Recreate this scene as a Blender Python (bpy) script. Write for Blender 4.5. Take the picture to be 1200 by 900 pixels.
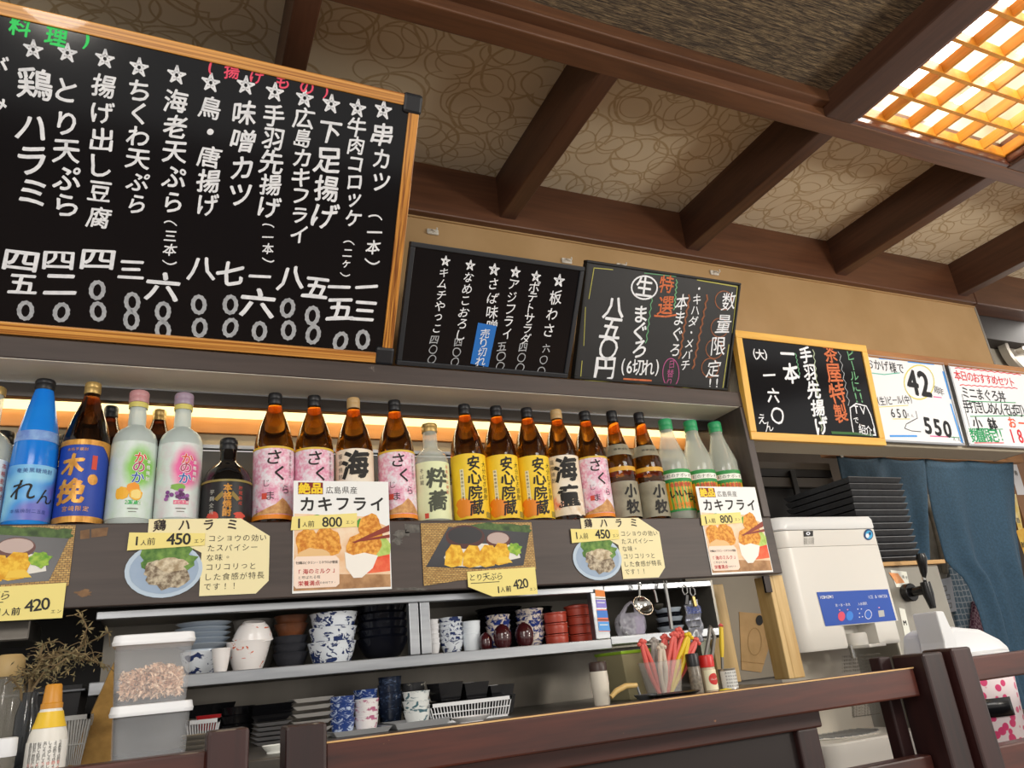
import bpy, bmesh, math, random
from mathutils import Vector, Matrix, Euler
R = math.radians
S = bpy.context.scene
COL = S.collection
for o in list(bpy.data.objects): bpy.data.objects.remove(o)

# ---------------------------------------------------------------- camera
CZ = 1.12                      # eye height above the floor, the camera stands at x=0, y=0
FPX = 872.0                    # focal length in pixels of a 1200 px wide frame
YAW, PITCH, ROLL = R(25.675), R(21.218), R(-5.777)
_f = Vector((math.sin(YAW)*math.cos(PITCH), math.cos(YAW)*math.cos(PITCH), math.sin(PITCH)))
_r = Vector((math.cos(YAW), -math.sin(YAW), 0))
_u = _r.cross(_f)
RT = _r*math.cos(ROLL) + _u*math.sin(ROLL)
UP = -_r*math.sin(ROLL) + _u*math.cos(ROLL)
FW = _f
cam_data = bpy.data.cameras.new('camera')
cam_data.sensor_width = 36; cam_data.lens = FPX/1200*36; cam_data.clip_start = .02
cam = bpy.data.objects.new('camera', cam_data); COL.objects.link(cam)
cam.matrix_world = Matrix(((RT.x, UP.x, -FW.x, 0), (RT.y, UP.y, -FW.y, 0), (RT.z, UP.z, -FW.z, CZ), (0, 0, 0, 1)))
S.camera = cam
EYE = Vector((0, 0, CZ))

# ---------------------------------------------------------------- exposure, world, room lamps
S.view_settings.view_transform = 'Standard'; S.view_settings.look = 'None'
S.view_settings.gamma = 1; S.view_settings.use_curve_mapping = False
S.view_settings.exposure = 0.12
w = bpy.data.worlds.new('room_air'); S.world = w; w.use_nodes = True
bg = w.node_tree.nodes['Background']
bg.inputs[0].default_value = (1.0, .95, .89, 1); bg.inputs[1].default_value = .85

def area(name, loc, size, sizey, power, color, direction):
    l = bpy.data.lights.new(name, 'AREA'); l.shape = 'RECTANGLE'; l.size = size; l.size_y = sizey
    l.energy = power; l.color = color
    o = bpy.data.objects.new(name, l); COL.objects.link(o); o.location = loc
    o.rotation_euler = Vector(direction).to_track_quat('-Z', 'Y').to_euler()
    return o
# two ceiling lamps of the dining room behind the guest, one strip lamp in the kitchen
area('dining_room_lamp', (-.6, -1.0, 2.25), 1.2, .5, 19, (1, .97, .92), (.15, .5, -1))
area('dining_room_lamp', (1.6, -.9, 2.25), 1.2, .5, 19, (1, .97, .92), (.05, .5, -1))
def fill_point(name, loc, power, color, r=.14):
    l = bpy.data.lights.new(name, 'POINT'); l.energy = power; l.color = color; l.shadow_soft_size = r
    o = bpy.data.objects.new(name, l); COL.objects.link(o); o.location = loc; return o
fill_point('ceiling_fill', (2.3, -.35, 1.55), 58, (1, .93, .82)); fill_point('ceiling_fill', (-.5, -.7, 1.6), 20, (1, .93, .84))  # unseen point lights added to brighten the ceiling, no known fixtures
area('kitchen_lamp', (3.1, 1.75, 2.2), .7, .3, 9, (1, .95, .88), (-.3, -.2, -1))
area('kitchen_lamp', (.4, 2.2, 2.15), 1.2, .2, 7, (1, .92, .8), (0, -.25, -1))

# ---------------------------------------------------------------- points from sight lines
def ray(px, py): return RT*((px-600)/FPX) + UP*((450-py)/FPX) + FW
def at_y(px, py, Y): d = ray(px, py); return EYE + d*(Y/d.y)
def at_z(px, py, Z): d = ray(px, py); return EYE + d*((Z-CZ)/d.z)
def at_x(px, py, X): d = ray(px, py); return EYE + d*(X/d.x)
def proj(P):
    q = P-EYE; z = q.dot(FW); return 600+FPX*q.dot(RT)/z, 450-FPX*q.dot(UP)/z
def mpp(P): return (P-EYE).dot(FW)/FPX

# ---------------------------------------------------------------- materials
def lin(c):
    if isinstance(c, str):
        c = c.lstrip('#'); c = [int(c[i:i+2], 16)/255 for i in (0, 2, 4)]
        c = [x/12.92 if x <= .04045 else ((x+.055)/1.055)**2.4 for x in c]
    return (c[0], c[1], c[2], 1)
_mats = {}
class NT:
    def __init__(s, name):
        m = bpy.data.materials.new(name); m.use_nodes = True
        s.m = m; s.t = m.node_tree; s.b = s.t.nodes['Principled BSDF']; s.out = s.t.nodes['Material Output']
    def n(s, typ, **kw):
        x = s.t.nodes.new(typ)
        for k, v in kw.items():
            if k.startswith('_'): setattr(x, k[1:], v)
        return x
    def l(s, a, b): s.t.links.new(a, b)
    def coord(s, scale=(1, 1, 1), loc=(0, 0, 0), rot=(0, 0, 0)):
        c = s.n('ShaderNodeTexCoord'); mp = s.n('ShaderNodeMapping')
        mp.inputs['Scale'].default_value = scale; mp.inputs['Location'].default_value = loc; mp.inputs['Rotation'].default_value = rot
        s.l(c.outputs['Object'], mp.inputs[0]); return mp.outputs[0]
    def noise(s, vec, scale, detail=4, rough=.55, dist=0):
        x = s.n('ShaderNodeTexNoise'); s.l(vec, x.inputs['Vector'])
        x.inputs['Scale'].default_value = scale; x.inputs['Detail'].default_value = detail
        x.inputs['Roughness'].default_value = rough; x.inputs['Distortion'].default_value = dist
        return x.outputs['Fac']
    def ramp(s, fac, stops):
        x = s.n('ShaderNodeValToRGB'); e = x.color_ramp.elements
        while len(e) < len(stops): e.new(.5)
        for i, (p, c) in enumerate(stops): e[i].position = p; e[i].color = lin(c)
        s.l(fac, x.inputs[0]); return x.outputs[0]
    def bump(s, h, strength=.3, dist=.002):
        x = s.n('ShaderNodeBump'); x.inputs['Strength'].default_value = strength; x.inputs['Distance'].default_value = dist
        s.l(h, x.inputs['Height']); s.l(x.outputs[0], s.b.inputs['Normal'])
    def math(s, op, a, b=None):
        x = s.n('ShaderNodeMath'); x.operation = op
        for i, v in enumerate((a, b)):
            if v is None: continue
            if isinstance(v, (int, float)): x.inputs[i].default_value = v
            else: s.l(v, x.inputs[i])
        return x.outputs[0]

def M(name, color, rough=.5, metal=0, c2=None, nscale=30, stretch=(1, 1, 1), stops=(.35, .65), trans=0, ior=1.45, emit=None, estr=0, alpha=1, coat=0, bump=0, spec=.5, sss=0):
    if name in _mats: return _mats[name]
    t = NT(name); b = t.b
    b.inputs['Roughness'].default_value = rough; b.inputs['Metallic'].default_value = metal
    b.inputs['Base Color'].default_value = lin(color)
    b.inputs['Transmission Weight'].default_value = trans; b.inputs['IOR'].default_value = ior
    b.inputs['Alpha'].default_value = alpha; b.inputs['Coat Weight'].default_value = coat
    b.inputs['Specular IOR Level'].default_value = spec
    if sss: b.inputs['Subsurface Weight'].default_value = sss; b.inputs['Subsurface Radius'].default_value = (.02, .02, .02)
    if emit: b.inputs['Emission Color'].default_value = lin(emit); b.inputs['Emission Strength'].default_value = estr
    f = None
    if c2 or bump: f = t.noise(t.coord(stretch), nscale)
    if c2: t.l(t.ramp(f, [(stops[0], color), (stops[1], c2)]), b.inputs['Base Color'])
    if bump: t.bump(f, bump, .003)
    _mats[name] = t.m; return t.m

def wood(name, dark, light, along='x', rough=.45, scale=14, coat=0, wear=None):
    if name in _mats: return _mats[name]
    t = NT(name)
    st = {'x': (.07, 1, 1), 'y': (1, .07, 1), 'z': (1, 1, .07)}[along]
    f = t.noise(t.coord(st), scale, 6, .6, 1.2)
    f2 = t.noise(t.coord(tuple(k*5 for k in st)), scale*2.2, 3)
    mix = t.math('ADD', t.math('MULTIPLY', f, .7), t.math('MULTIPLY', f2, .3))
    col = t.ramp(mix, [(.36, dark), (.62, light)])
    if wear:
        w1 = t.noise(t.coord((1, 1, 1)), 26, 4, .7)
        mk = t.n('ShaderNodeMapRange'); t.l(w1, mk.inputs[0]); mk.inputs[1].default_value = .70; mk.inputs[2].default_value = .74
        mx = t.n('ShaderNodeMix', _data_type='RGBA'); t.l(mk.outputs[0], mx.inputs[0]); t.l(col, mx.inputs[6]); mx.inputs[7].default_value = lin(wear)
        col = mx.outputs[2]
    t.l(col, t.b.inputs['Base Color']); t.b.inputs['Roughness'].default_value = rough; t.b.inputs['Coat Weight'].default_value = coat
    t.bump(mix, .12, .002)
    _mats[name] = t.m; return t.m

def rings_paper(name):
    t = NT(name)
    base = t.coord(); warp = t.n('ShaderNodeTexNoise'); t.l(base, warp.inputs['Vector']); warp.inputs['Scale'].default_value = 7
    add = t.n('ShaderNodeVectorMath'); add.operation = 'MULTIPLY_ADD'
    t.l(warp.outputs['Color'], add.inputs[0]); add.inputs[1].default_value = (.035, .035, 0); t.l(base, add.inputs[2])
    total = None
    for k, (sc, rad, wd, off) in enumerate([(5.6, .42, .028, 0), (6.6, .36, .025, 3.3), (7.2, .40, .022, 7.1), (9.5, .38, .028, 11.7)]):
        mp = t.n('ShaderNodeMapping'); mp.inputs['Location'].default_value = (off, off*.7, 0); mp.inputs['Rotation'].default_value = (0, 0, k*.8)
        mp.inputs['Scale'].default_value = (1, 1+.18*(k % 2), 1)
        t.l(add.outputs[0], mp.inputs[0])
        v = t.n('ShaderNodeTexVoronoi'); v.voronoi_dimensions = '2D'; t.l(mp.outputs[0], v.inputs['Vector']); v.inputs['Scale'].default_value = sc; v.inputs['Randomness'].default_value = .75
        d = t.math('ABSOLUTE', t.math('SUBTRACT', v.outputs['Distance'], rad))
        mk = t.n('ShaderNodeMapRange'); t.l(d, mk.inputs[0]); mk.inputs[1].default_value = wd; mk.inputs[2].default_value = wd*.4
        total = mk.outputs[0] if total is None else t.math('MAXIMUM', total, mk.outputs[0])
    fine = t.noise(base, 60, 3)
    fac = t.math('MULTIPLY', total, t.math('ADD', fine, .25))
    t.l(t.ramp(fac, [(0, '#ded2b8'), (.8, '#bda883')]), t.b.inputs['Base Color'])
    t.b.inputs['Roughness'].default_value = .75; t.bump(fac, .2, .001)
    return t.m

# ---------------------------------------------------------------- mesh building
class MB:
    def __init__(s): s.v = []; s.f = []; s.mi = []; s.sm = []
    def add(s, vs, fs, mi=0, smooth=False):
        n = len(s.v); s.v += [Vector(p) for p in vs]
        for f in fs: s.f.append(tuple(n+i for i in f)); s.mi.append(mi); s.sm.append(smooth)
        return s
    def box(s, lo, hi, mi=0, rot=None, piv=None):
        x0, y0, z0 = lo; x1, y1, z1 = hi
        vs = [Vector(p) for p in ((x0, y0, z0), (x1, y0, z0), (x1, y1, z0), (x0, y1, z0), (x0, y0, z1), (x1, y0, z1), (x1, y1, z1), (x0, y1, z1))]
        if rot:
            e = Euler(rot).to_matrix(); c = Vector(piv) if piv else (Vector(lo)+Vector(hi))/2
            vs = [e @ (p-c) + c for p in vs]
        return s.add(vs, [(0, 3, 2, 1), (4, 5, 6, 7), (0, 1, 5, 4), (1, 2, 6, 5), (2, 3, 7, 6), (3, 0, 4, 7)], mi)
    def prism(s, pts, d, mi=0):
        """closed outline pts (3D) pushed along vector d"""
        n = len(pts); a = [Vector(p) for p in pts]; b = [p+Vector(d) for p in a]
        fs = [tuple(range(n)), tuple(range(2*n-1, n-1, -1))] + [((i+1) % n, i, n+i, n+(i+1) % n) for i in range(n)]
        return s.add(a+b, fs, mi)
    def lathe(s, prof, c=(0, 0, 0), n=28, mi=0, sx=1, sy=1, caps=True, rot=None):
        c = Vector(c); vs = []; fs = []
        e = Euler(rot).to_matrix() if rot else None
        for r, z in prof:
            for k in range(n):
                a = 2*math.pi*k/n; p = Vector((r*sx*math.cos(a), r*sy*math.sin(a), z))
                vs.append(c + (e @ p if e else p))
        for i in range(len(prof)-1):
            for k in range(n):
                k2 = (k+1) % n; fs.append((i*n+k, i*n+k2, (i+1)*n+k2, (i+1)*n+k))
        if caps:
            if prof[0][0] > 1e-6: fs.append(tuple(range(n-1, -1, -1)))
            if prof[-1][0] > 1e-6: fs.append(tuple((len(prof)-1)*n+k for k in range(n)))
        return s.add(vs, fs, mi, True)
    def tube(s, pts, r, n=8, mi=0, closed=False):
        pts = [Vector(p) for p in pts]; m = len(pts); vs = []; fs = []
        rr = r if isinstance(r, (list, tuple)) else [r]*m
        prev = None
        for i, p in enumerate(pts):
            t = (pts[min(i+1, m-1)]-pts[max(i-1, 0)])
            t = t.normalized() if t.length > 1e-9 else Vector((0, 0, 1))
            if prev is None: a = t.orthogonal().normalized()
            else:
                a = prev - t*prev.dot(t); a = a.normalized() if a.length > 1e-6 else t.orthogonal().normalized()
            prev = a; b = t.cross(a)
            for k in range(n):
                g = 2*math.pi*k/n; vs.append(p + (a*math.cos(g)+b*math.sin(g))*rr[i])
        for i in range(m-1):
            for k in range(n):
                k2 = (k+1) % n; fs.append((i*n+k, i*n+k2, (i+1)*n+k2, (i+1)*n+k))
        fs += [tuple(range(n-1, -1, -1)), tuple((m-1)*n+k for k in range(n))]
        return s.add(vs, fs, mi, True)
    def grid(s, fn, nu, nv, mi=0, smooth=True):
        vs = [fn(i/nu, j/nv) for j in range(nv+1) for i in range(nu+1)]
        fs = [(j*(nu+1)+i, j*(nu+1)+i+1, (j+1)*(nu+1)+i+1, (j+1)*(nu+1)+i) for j in range(nv) for i in range(nu)]
        return s.add(vs, fs, mi, smooth)
    def frustum(s, c, w0, d0, w1, d1, h, t=.002, mi=0, base=.002):
        """open dish with straight sides: bottom w0 x d0, rim w1 x d1"""
        c = Vector(c); L = []
        for (w_, d_, z) in ((w0, d0, 0), (w1, d1, h), (w1-2*t, d1-2*t, h), (w0-2*t, d0-2*t, base)):
            L += [c+Vector((sx*w_/2, sy*d_/2, z)) for sx, sy in ((-1, -1), (1, -1), (1, 1), (-1, 1))]
        fs = [(3, 2, 1, 0), (12, 13, 14, 15)]
        for k in range(3): fs += [(k*4+i, k*4+(i+1) % 4, k*4+4+(i+1) % 4, k*4+4+i) for i in range(4)]
        return s.add(L, fs, mi)
    def xf(s, mat, start=0):
        for i in range(start, len(s.v)): s.v[i] = mat @ s.v[i]
        return s
    def build(s, name, mats, parent=None, bevel=0, world=True, thick=0, data_only=False):
        me = bpy.data.meshes.new(name)
        off = Vector(parent_origin(parent)) if (parent is not None and world) else Vector((0, 0, 0))
        me.from_pydata([tuple(p-off) for p in s.v], [], s.f)
        if not isinstance(mats, (list, tuple)): mats = [mats]
        for m in mats: me.materials.append(m)
        me.polygons.foreach_set('material_index', s.mi); me.polygons.foreach_set('use_smooth', s.sm)
        me.update()
        if any(s.sm):
            try: me.set_sharp_from_angle(angle=R(40))
            except Exception: pass
        o = bpy.data.objects.new(name, me); COL.objects.link(o)
        if parent is not None: o.parent = parent
        if thick: md = o.modifiers.new('solid', 'SOLIDIFY'); md.thickness = thick; md.offset = 0
        if bevel:
            md = o.modifiers.new('bevel', 'BEVEL'); md.width = bevel; md.segments = 2; md.limit_method = 'ANGLE'; md.angle_limit = R(40)
        return o
def parent_origin(p):
    v = Vector((0, 0, 0))
    while p is not None: v += p.location; p = p.parent
    return v
def at_base(o, base):
    """give a one-mesh thing its origin at BASE (mesh was built in room coordinates)"""
    b = Vector(base); o.data.transform(Matrix.Translation(-b)); o.location = b; return o
def tag(o, label, cat, group=None, kind=None):
    o['label'] = label; o['category'] = cat
    if group: o['group'] = group
    if kind: o['kind'] = kind
    return o
def thing(name, label, cat, loc=(0, 0, 0), group=None):
    o = bpy.data.objects.new(name, None); COL.objects.link(o); o.location = loc; o.empty_display_size = .02
    return tag(o, label, cat, group)
def struct(o): o['kind'] = 'structure'; return o
def copy_tree(o, parent=None):
    c = o.copy(); COL.objects.link(c)
    if parent is not None: c.parent = parent
    for ch in list(o.children): copy_tree(ch, c)
    return c
def link_copy(o, loc, rz=0, label=None):
    c = copy_tree(o); c.location = loc; c.rotation_euler = (0, 0, rz)
    if label: c['label'] = label
    return c
NTH = ['topmost', 'second from the top', 'third from the top', 'fourth from the top', 'fifth from the top', 'sixth from the top', 'seventh from the top', 'eighth from the top',
       'ninth from the top', 'tenth from the top', 'eleventh from the top', 'twelfth from the top', 'thirteenth from the top', 'fourteenth from the top']
def nth(i, n): return 'lowest' if i == 0 and n > 1 else NTH[n-1-i]

# ---------------------------------------------------------------- lettering
_gl = {}
def glyph(ch, bold=0.0):
    k = (ch, bold)
    if k in _gl: return _gl[k]
    c = bpy.data.curves.new('g', 'FONT'); c.body = ch; c.size = 1; c.resolution_u = 3; c.offset = bold; c.fill_mode = 'FRONT'
    o = bpy.data.objects.new('g', c); COL.objects.link(o)
    bpy.context.view_layer.update()
    dg = bpy.context.evaluated_depsgraph_get()
    me = bpy.data.meshes.new_from_object(o.evaluated_get(dg))
    vs = [(v.co.x, v.co.y) for v in me.vertices]; fs = [tuple(p.vertices) for p in me.polygons]
    bpy.data.objects.remove(o); bpy.data.curves.remove(c); bpy.data.meshes.remove(me)
    if vs:
        x0 = min(v[0] for v in vs); x1 = max(v[0] for v in vs); y0 = min(v[1] for v in vs); y1 = max(v[1] for v in vs)
        # make every face look towards +n
        g = []
        for f in fs:
            a = sum(vs[f[i]][0]*vs[f[(i+1) % len(f)]][1]-vs[f[(i+1) % len(f)]][0]*vs[f[i]][1] for i in range(len(f)))
            g.append(f if a > 0 else f[::-1])
        r = ([(v[0]-(x0+x1)/2, v[1]-(y0+y1)/2) for v in vs], g, x1-x0, y1-y0)
    else: r = ([], [], .3, .3)
    _gl[k] = r; return r
STAR = None
def star_pts():
    return [(math.sin(2*math.pi*k/5)*.40, math.cos(2*math.pi*k/5)*.43) for k in range(5)]
_rng = random.Random(7)

class Flat:
    """drawing on a plane: O origin, u right, v up, n towards the viewer"""
    def __init__(s, O, u, v, lift=.0006):
        s.O = Vector(O); s.u = Vector(u).normalized(); s.v = Vector(v).normalized(); s.n = s.u.cross(s.v); s.lift = lift
        s.mb = MB(); s.mats = []; s.bend = None
    def px(s, x, y):
        d = ray(x, y); t = (s.O-EYE).dot(s.n)/d.dot(s.n); q = EYE+d*t-s.O
        return (q.dot(s.u), q.dot(s.v))
    def k(s, x, y):
        """metres per pixel, across and along, at this place on the plane"""
        a = s.px(x, y); b = s.px(x+1, y); c = s.px(x, y+1)
        return math.hypot(b[0]-a[0], b[1]-a[1]), math.hypot(c[0]-a[0], c[1]-a[1])
    def pt(s, p, lift):
        if s.bend:
            r = s.bend; a = p[0]/r
            return s.O + s.u*((r+lift)*math.sin(a)) + s.n*((r+lift)*math.cos(a)-r) + s.v*p[1]
        return s.O + s.u*p[0] + s.v*p[1] + s.n*lift
    def mi(s, m):
        if m not in s.mats: s.mats.append(m)
        return s.mats.index(m)
    def poly(s, pts, m, up=0):
        a = sum(pts[i][0]*pts[(i+1) % len(pts)][1]-pts[(i+1) % len(pts)][0]*pts[i][1] for i in range(len(pts)))
        if a < 0: pts = pts[::-1]
        if s.bend:
            s.tri([tuple(p) for p in pts], [tuple(range(len(pts)))], m, up); return
        s.mb.add([s.pt(p, s.lift+up) for p in pts], [tuple(range(len(pts)))], s.mi(m))
    def tri(s, vs, fs, m, up=0):
        if s.bend:
            bm = bmesh.new(); bv = [bm.verts.new((p[0], p[1], 0)) for p in vs]
            for f in fs:
                try: bm.faces.new([bv[i] for i in f])
                except ValueError: pass
            x0 = min(p[0] for p in vs); x1 = max(p[0] for p in vs); st = .005
            q = math.floor(x0/st)*st+st
            while q < x1:
                bmesh.ops.bisect_plane(bm, geom=bm.verts[:]+bm.edges[:]+bm.faces[:], plane_co=(q, 0, 0), plane_no=(1, 0, 0)); q += st
            bm.verts.index_update()
            s.mb.add([s.pt((v.co.x, v.co.y), s.lift+up) for v in bm.verts], [tuple(v.index for v in f.verts) for f in bm.faces], s.mi(m)); bm.free()
        else:
            s.mb.add([s.pt(p, s.lift+up) for p in vs], fs, s.mi(m))
    def line(s, pts, wd, m, up=0, closed=False):
        n = len(pts); last = n if closed else n-1
        for i in range(last):
            a = pts[i]; b = pts[(i+1) % n]; dx, dy = b[0]-a[0], b[1]-a[1]; L = math.hypot(dx, dy) or 1e-9
            ex, ey = dx/L*wd*.35, dy/L*wd*.35; nx, ny = -dy/L*wd/2, dx/L*wd/2
            s.poly([(a[0]-ex+nx, a[1]-ey+ny), (a[0]-ex-nx, a[1]-ey-ny), (b[0]+ex-nx, b[1]+ey-ny), (b[0]+ex+nx, b[1]+ey+ny)], m, up+(i % 2)*.00004)
    def char(s, ch, cx, cy, size, m, bold=.0, rot=0, sx=1, up=0, hand=False):
        if ch == ' ': return
        if ch == '☆':
            p = [(cx+(x*math.cos(rot)-y*math.sin(rot))*size, cy+(x*math.sin(rot)+y*math.cos(rot))*size) for x, y in star_pts()]
            s.line([p[k] for k in (0, 2, 4, 1, 3)], size*.10, m, up, True); return
        bb = bold; g = glyph(ch, bold if bold < 0 else 0.0); sh = 0; p1 = p2 = 0; wa = 0
        if hand:
            rot += _rng.uniform(-.07, .07); size *= _rng.uniform(.93, 1.07); sx *= _rng.uniform(.92, 1.05); sh = _rng.uniform(.0, .12); wa = .022; p1 = _rng.uniform(0, 6); p2 = _rng.uniform(0, 6)
        c, n = math.cos(rot), math.sin(rot)
        vs = []
        for x, y in g[0]:
            x, y = x+sh*y+wa*math.sin(7*y+p1), y+(.10*x if hand else 0)+wa*math.sin(6*x+p2)
            x *= sx*size; y *= size
            vs.append((cx+x*c-y*n, cy+x*n+y*c))
        if not vs: return
        if bb < .004: s.tri(vs, g[1], m, up); return
        b = bb*.85*size
        for i, (ox, oy) in enumerate(((b, .3*b), (-b, -.3*b), (-.3*b, b), (.3*b, -b))):
            s.tri([(x+ox, y+oy) for x, y in vs], g[1], m, up+i*.00003)
    def col(s, text, x0, y0, x1, y1, m, bold=.012, fill=1.0, sx=1, size=None, hand=True, up=0):
        """upright column, pixel centre of the first and of the last character"""
        a = s.px(x0, y0); b = s.px(x1, y1); n = len(text)
        L = math.hypot(b[0]-a[0], b[1]-a[1])
        h = L/(n-1) if n > 1 else (size or 10)*s.k(x0, y0)[1]
        if size: h = size*s.k(x0, y0)[1]
        for i, ch in enumerate(text):
            f = i/(n-1) if n > 1 else 0
            r = -math.pi/2 if ch in 'ー（）()' else 0
            s.char(ch, a[0]+(b[0]-a[0])*f, a[1]+(b[1]-a[1])*f, min(h*fill, 25*s.k(x0, y0)[1]) if ch == '☆' else h*fill, m, bold, r, sx, up, hand)
    def row(s, text, x0, y0, x1, y1, m, bold=.012, fill=.95, sx=1, size=None, hand=False, up=0):
        """running line, pixel centre of the first and of the last character"""
        a = s.px(x0, y0); b = s.px(x1, y1); s.row_uv(text, a, b, m, bold, fill, sx, size*s.k(x0, y0)[1] if size else None, hand, up)
    def row_uv(s, text, a, b, m, bold=.012, fill=.95, sx=1, size=None, hand=False, up=0):
        n = len(text); wd = [(.58 if ord(c) < 128 else 1.0) for c in text]
        pos = [0]
        for i in range(1, n): pos.append(pos[-1]+(wd[i-1]+wd[i])/2)
        T = pos[-1] or 1; L = math.hypot(b[0]-a[0], b[1]-a[1]); h = size if size else (L/T if n > 1 else .02)
        rot = math.atan2(b[1]-a[1], b[0]-a[0]) if n > 1 else 0
        for ch, p in zip(text, pos):
            s.char(ch, a[0]+(b[0]-a[0])*p/T, a[1]+(b[1]-a[1])*p/T, h*fill, m, bold, rot, sx, up, hand)
    def colv(s, text, top, bot, x, m, bold=.012, fill=1, sx=1, hand=False, size=None, up=0, dx=0):
        n = len(text); h = (top-bot)/max(n-1, 1)
        for i, ch in enumerate(text): s.char(ch, x+dx*(i % 2*2-1), top-h*i, size or h*fill, m, bold, -math.pi/2 if ch == 'ー' else 0, sx, up, hand)
    def ppoly(s, pts, m, up=0): s.poly([s.px(*p) for p in pts], m, up)
    def pline(s, pts, wpx, m, up=0, closed=False):
        s.line([s.px(*p) for p in pts], wpx*s.k(*pts[0])[0], m, up, closed)
    def pwave(s, x0, y0, x1, y1, amp, n, wpx, m, up=0):
        L = math.hypot(x1-x0, y1-y0); nx, ny = -(y1-y0)/L, (x1-x0)/L
        s.pline([(x0+(x1-x0)*i/n+nx*amp*(-1)**i, y0+(y1-y0)*i/n+ny*amp*(-1)**i) for i in range(n+1)], wpx, m, up)
    def pblob(s, cx, cy, rx, ry, m, up=0, wob=.08, n=22, rot=0):
        q = []
        for i in range(n):
            a = 2*math.pi*i/n; k = 1+_rng.uniform(-wob, wob); x, y = rx*k*math.cos(a), ry*k*math.sin(a)
            q.append((cx+x*math.cos(rot)-y*math.sin(rot), cy+x*math.sin(rot)+y*math.cos(rot)))
        s.ppoly(q, m, up)
    def pring(s, cx, cy, rx, ry, wpx, m, up=0, n=26):
        s.pline([(cx+rx*math.cos(2*math.pi*i/n), cy+ry*math.sin(2*math.pi*i/n)) for i in range(n)], wpx, m, up, True)
    def blob(s, cx, cy, rx, ry, m, up=0, wob=.1, n=18):
        q = []
        for i in range(n):
            a = 2*math.pi*i/n; k = 1+_rng.uniform(-wob, wob); q.append((cx+rx*k*math.cos(a), cy+ry*k*math.sin(a)))
        s.poly(q, m, up)
    def rect(s, x0, y0, x1, y1, m, up=0): s.poly([(x0, y0), (x1, y0), (x1, y1), (x0, y1)], m, up)
    def build(s, name, parent, world=True):
        o = s.mb.build(name, s.mats, parent, world=world); s.mb = MB(); s.mats = []; return o
# ================================================================ setting
def Z(r): return CZ + r        # heights are noted from the eye level
m_beam = wood('beam_wood', '#40281b', '#6c4830', 'x', .42, 9)
m_beam_y = wood('beam_wood_deep', '#3a241b', '#5a3b2b', 'y', .42, 9)
m_frieze = wood('frieze_wood', '#4c2f21', '#6c4630', 'x', .4, 7)
m_yellow = M('ochre_plaster', '#b09066', .85, c2='#a5855a', nscale=5, bump=.05)
YW = 1.55
def slab(name, lo, hi, m, bevel=0): return struct(MB().box(lo, hi).build(name, m, bevel=bevel))
slab('floor', (-2.5, -3, -.05), (4.2, 3.2, 0), wood('floor_wood', '#6b5646', '#94795f', 'x', .5, 6))
slab('ceiling', (-1.4, .95, Z(1.27)), (3.6, 3.2, Z(1.31)), rings_paper('ring_wallpaper'))
t = NT('bark_ceiling')
v = t.coord((9, 130, 9)); f1 = t.noise(v, 3.0, 6, .7, .8)
t.l(t.ramp(f1, [(.38, '#2c2421'), (.5, '#665844'), (.62, '#ab9672')]), t.b.inputs['Base Color']); t.b.inputs['Roughness'].default_value = .8; t.bump(f1, .9, .006)
struct(MB().box((-1.4, -.6, Z(1.195)), (1.34, .95, Z(1.22))).build('ceiling_panel', t.m))
slab('ceiling', (-2.5, -3, Z(1.25)), (4.2, -.6, Z(1.29)), M('plain_ceiling', '#8d8272', .8))
slab('wall_back', (-1.4, YW, Z(.55)), (2.69, YW+.05, Z(1.13)), m_yellow)
slab('trim_1', (-1.4, YW-.025, Z(1.117)), (2.675, YW+.05, Z(1.28)), m_frieze, .004)
slab('trim_2', (2.678, YW-.025, Z(1.117)), (3.6, YW+.05, Z(1.28)), m_frieze, .004)
for i, x in enumerate((.135, .747, 1.359, 1.971, 2.583)):
    slab('trim_%d' % (3+i), (x, .985, Z(1.14)), (x+.047, YW-.02, Z(1.275)), m_beam_y, .003)
slab('trim_8', (-1.4, .94, Z(1.14)), (3.4, .99, Z(1.275)), m_beam, .003)
slab('trim_9', (-1.4, .915, Z(1.165)), (1.33, .945, Z(1.2)), m_beam, .003)
slab('trim_10', (1.33, -.3, Z(1.14)), (1.415, .94, Z(1.2)), m_beam_y, .003)
slab('trim_11', (1.99, -.3, Z(1.14)), (2.07, .94, Z(1.2)), m_beam_y, .003)
slab('trim_12', (-1.4, YW-.005, Z(1.1125)), (2.69, YW, Z(1.1172)), wood('pale_edge', '#9a7b52', '#b69468', 'x'), 0)

# ---- lattice lamp in the ceiling
LX0, LX1, LY1 = 1.437, 1.977, .93
lamp = thing('ceiling_lamp', 'glowing square ceiling lamp behind a wooden lattice of small cells', 'ceiling lamp', (1.707, .5, Z(1.15)))
b = MB()
xs = [1.437, 1.525, 1.615, 1.705, 1.797, 1.888, 1.977]
for x in xs: b.box((x-.0035, LY1-.081*9, Z(1.168)), (x+.0035, LY1, Z(1.196)))
for k in range(10): y = LY1-.081*k; b.box((LX0, y-.0045, Z(1.165)), (LX1, y+.0045, Z(1.194)))
b.build('lattice', wood('lattice_wood', '#c07a20', '#dd9a34', 'y', .45, 20), lamp)
b = MB()
for lo, hi in (((1.41, .93, Z(1.143)), (2.0, .945, Z(1.215))), ((1.41, .19, Z(1.143)), (2.0, .2, Z(1.215))), ((1.413, .2, Z(1.15)), (1.434, .93, Z(1.215))), ((1.981, .2, Z(1.15)), (1.995, .93, Z(1.215)))):
    b.box(lo, hi)
b.build('frame', wood('lamp_frame_wood', '#452720', '#7b4a33', 'x', .3, 12, .4), lamp, .004)
b = MB()
zt = Z(1.36)
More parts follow.
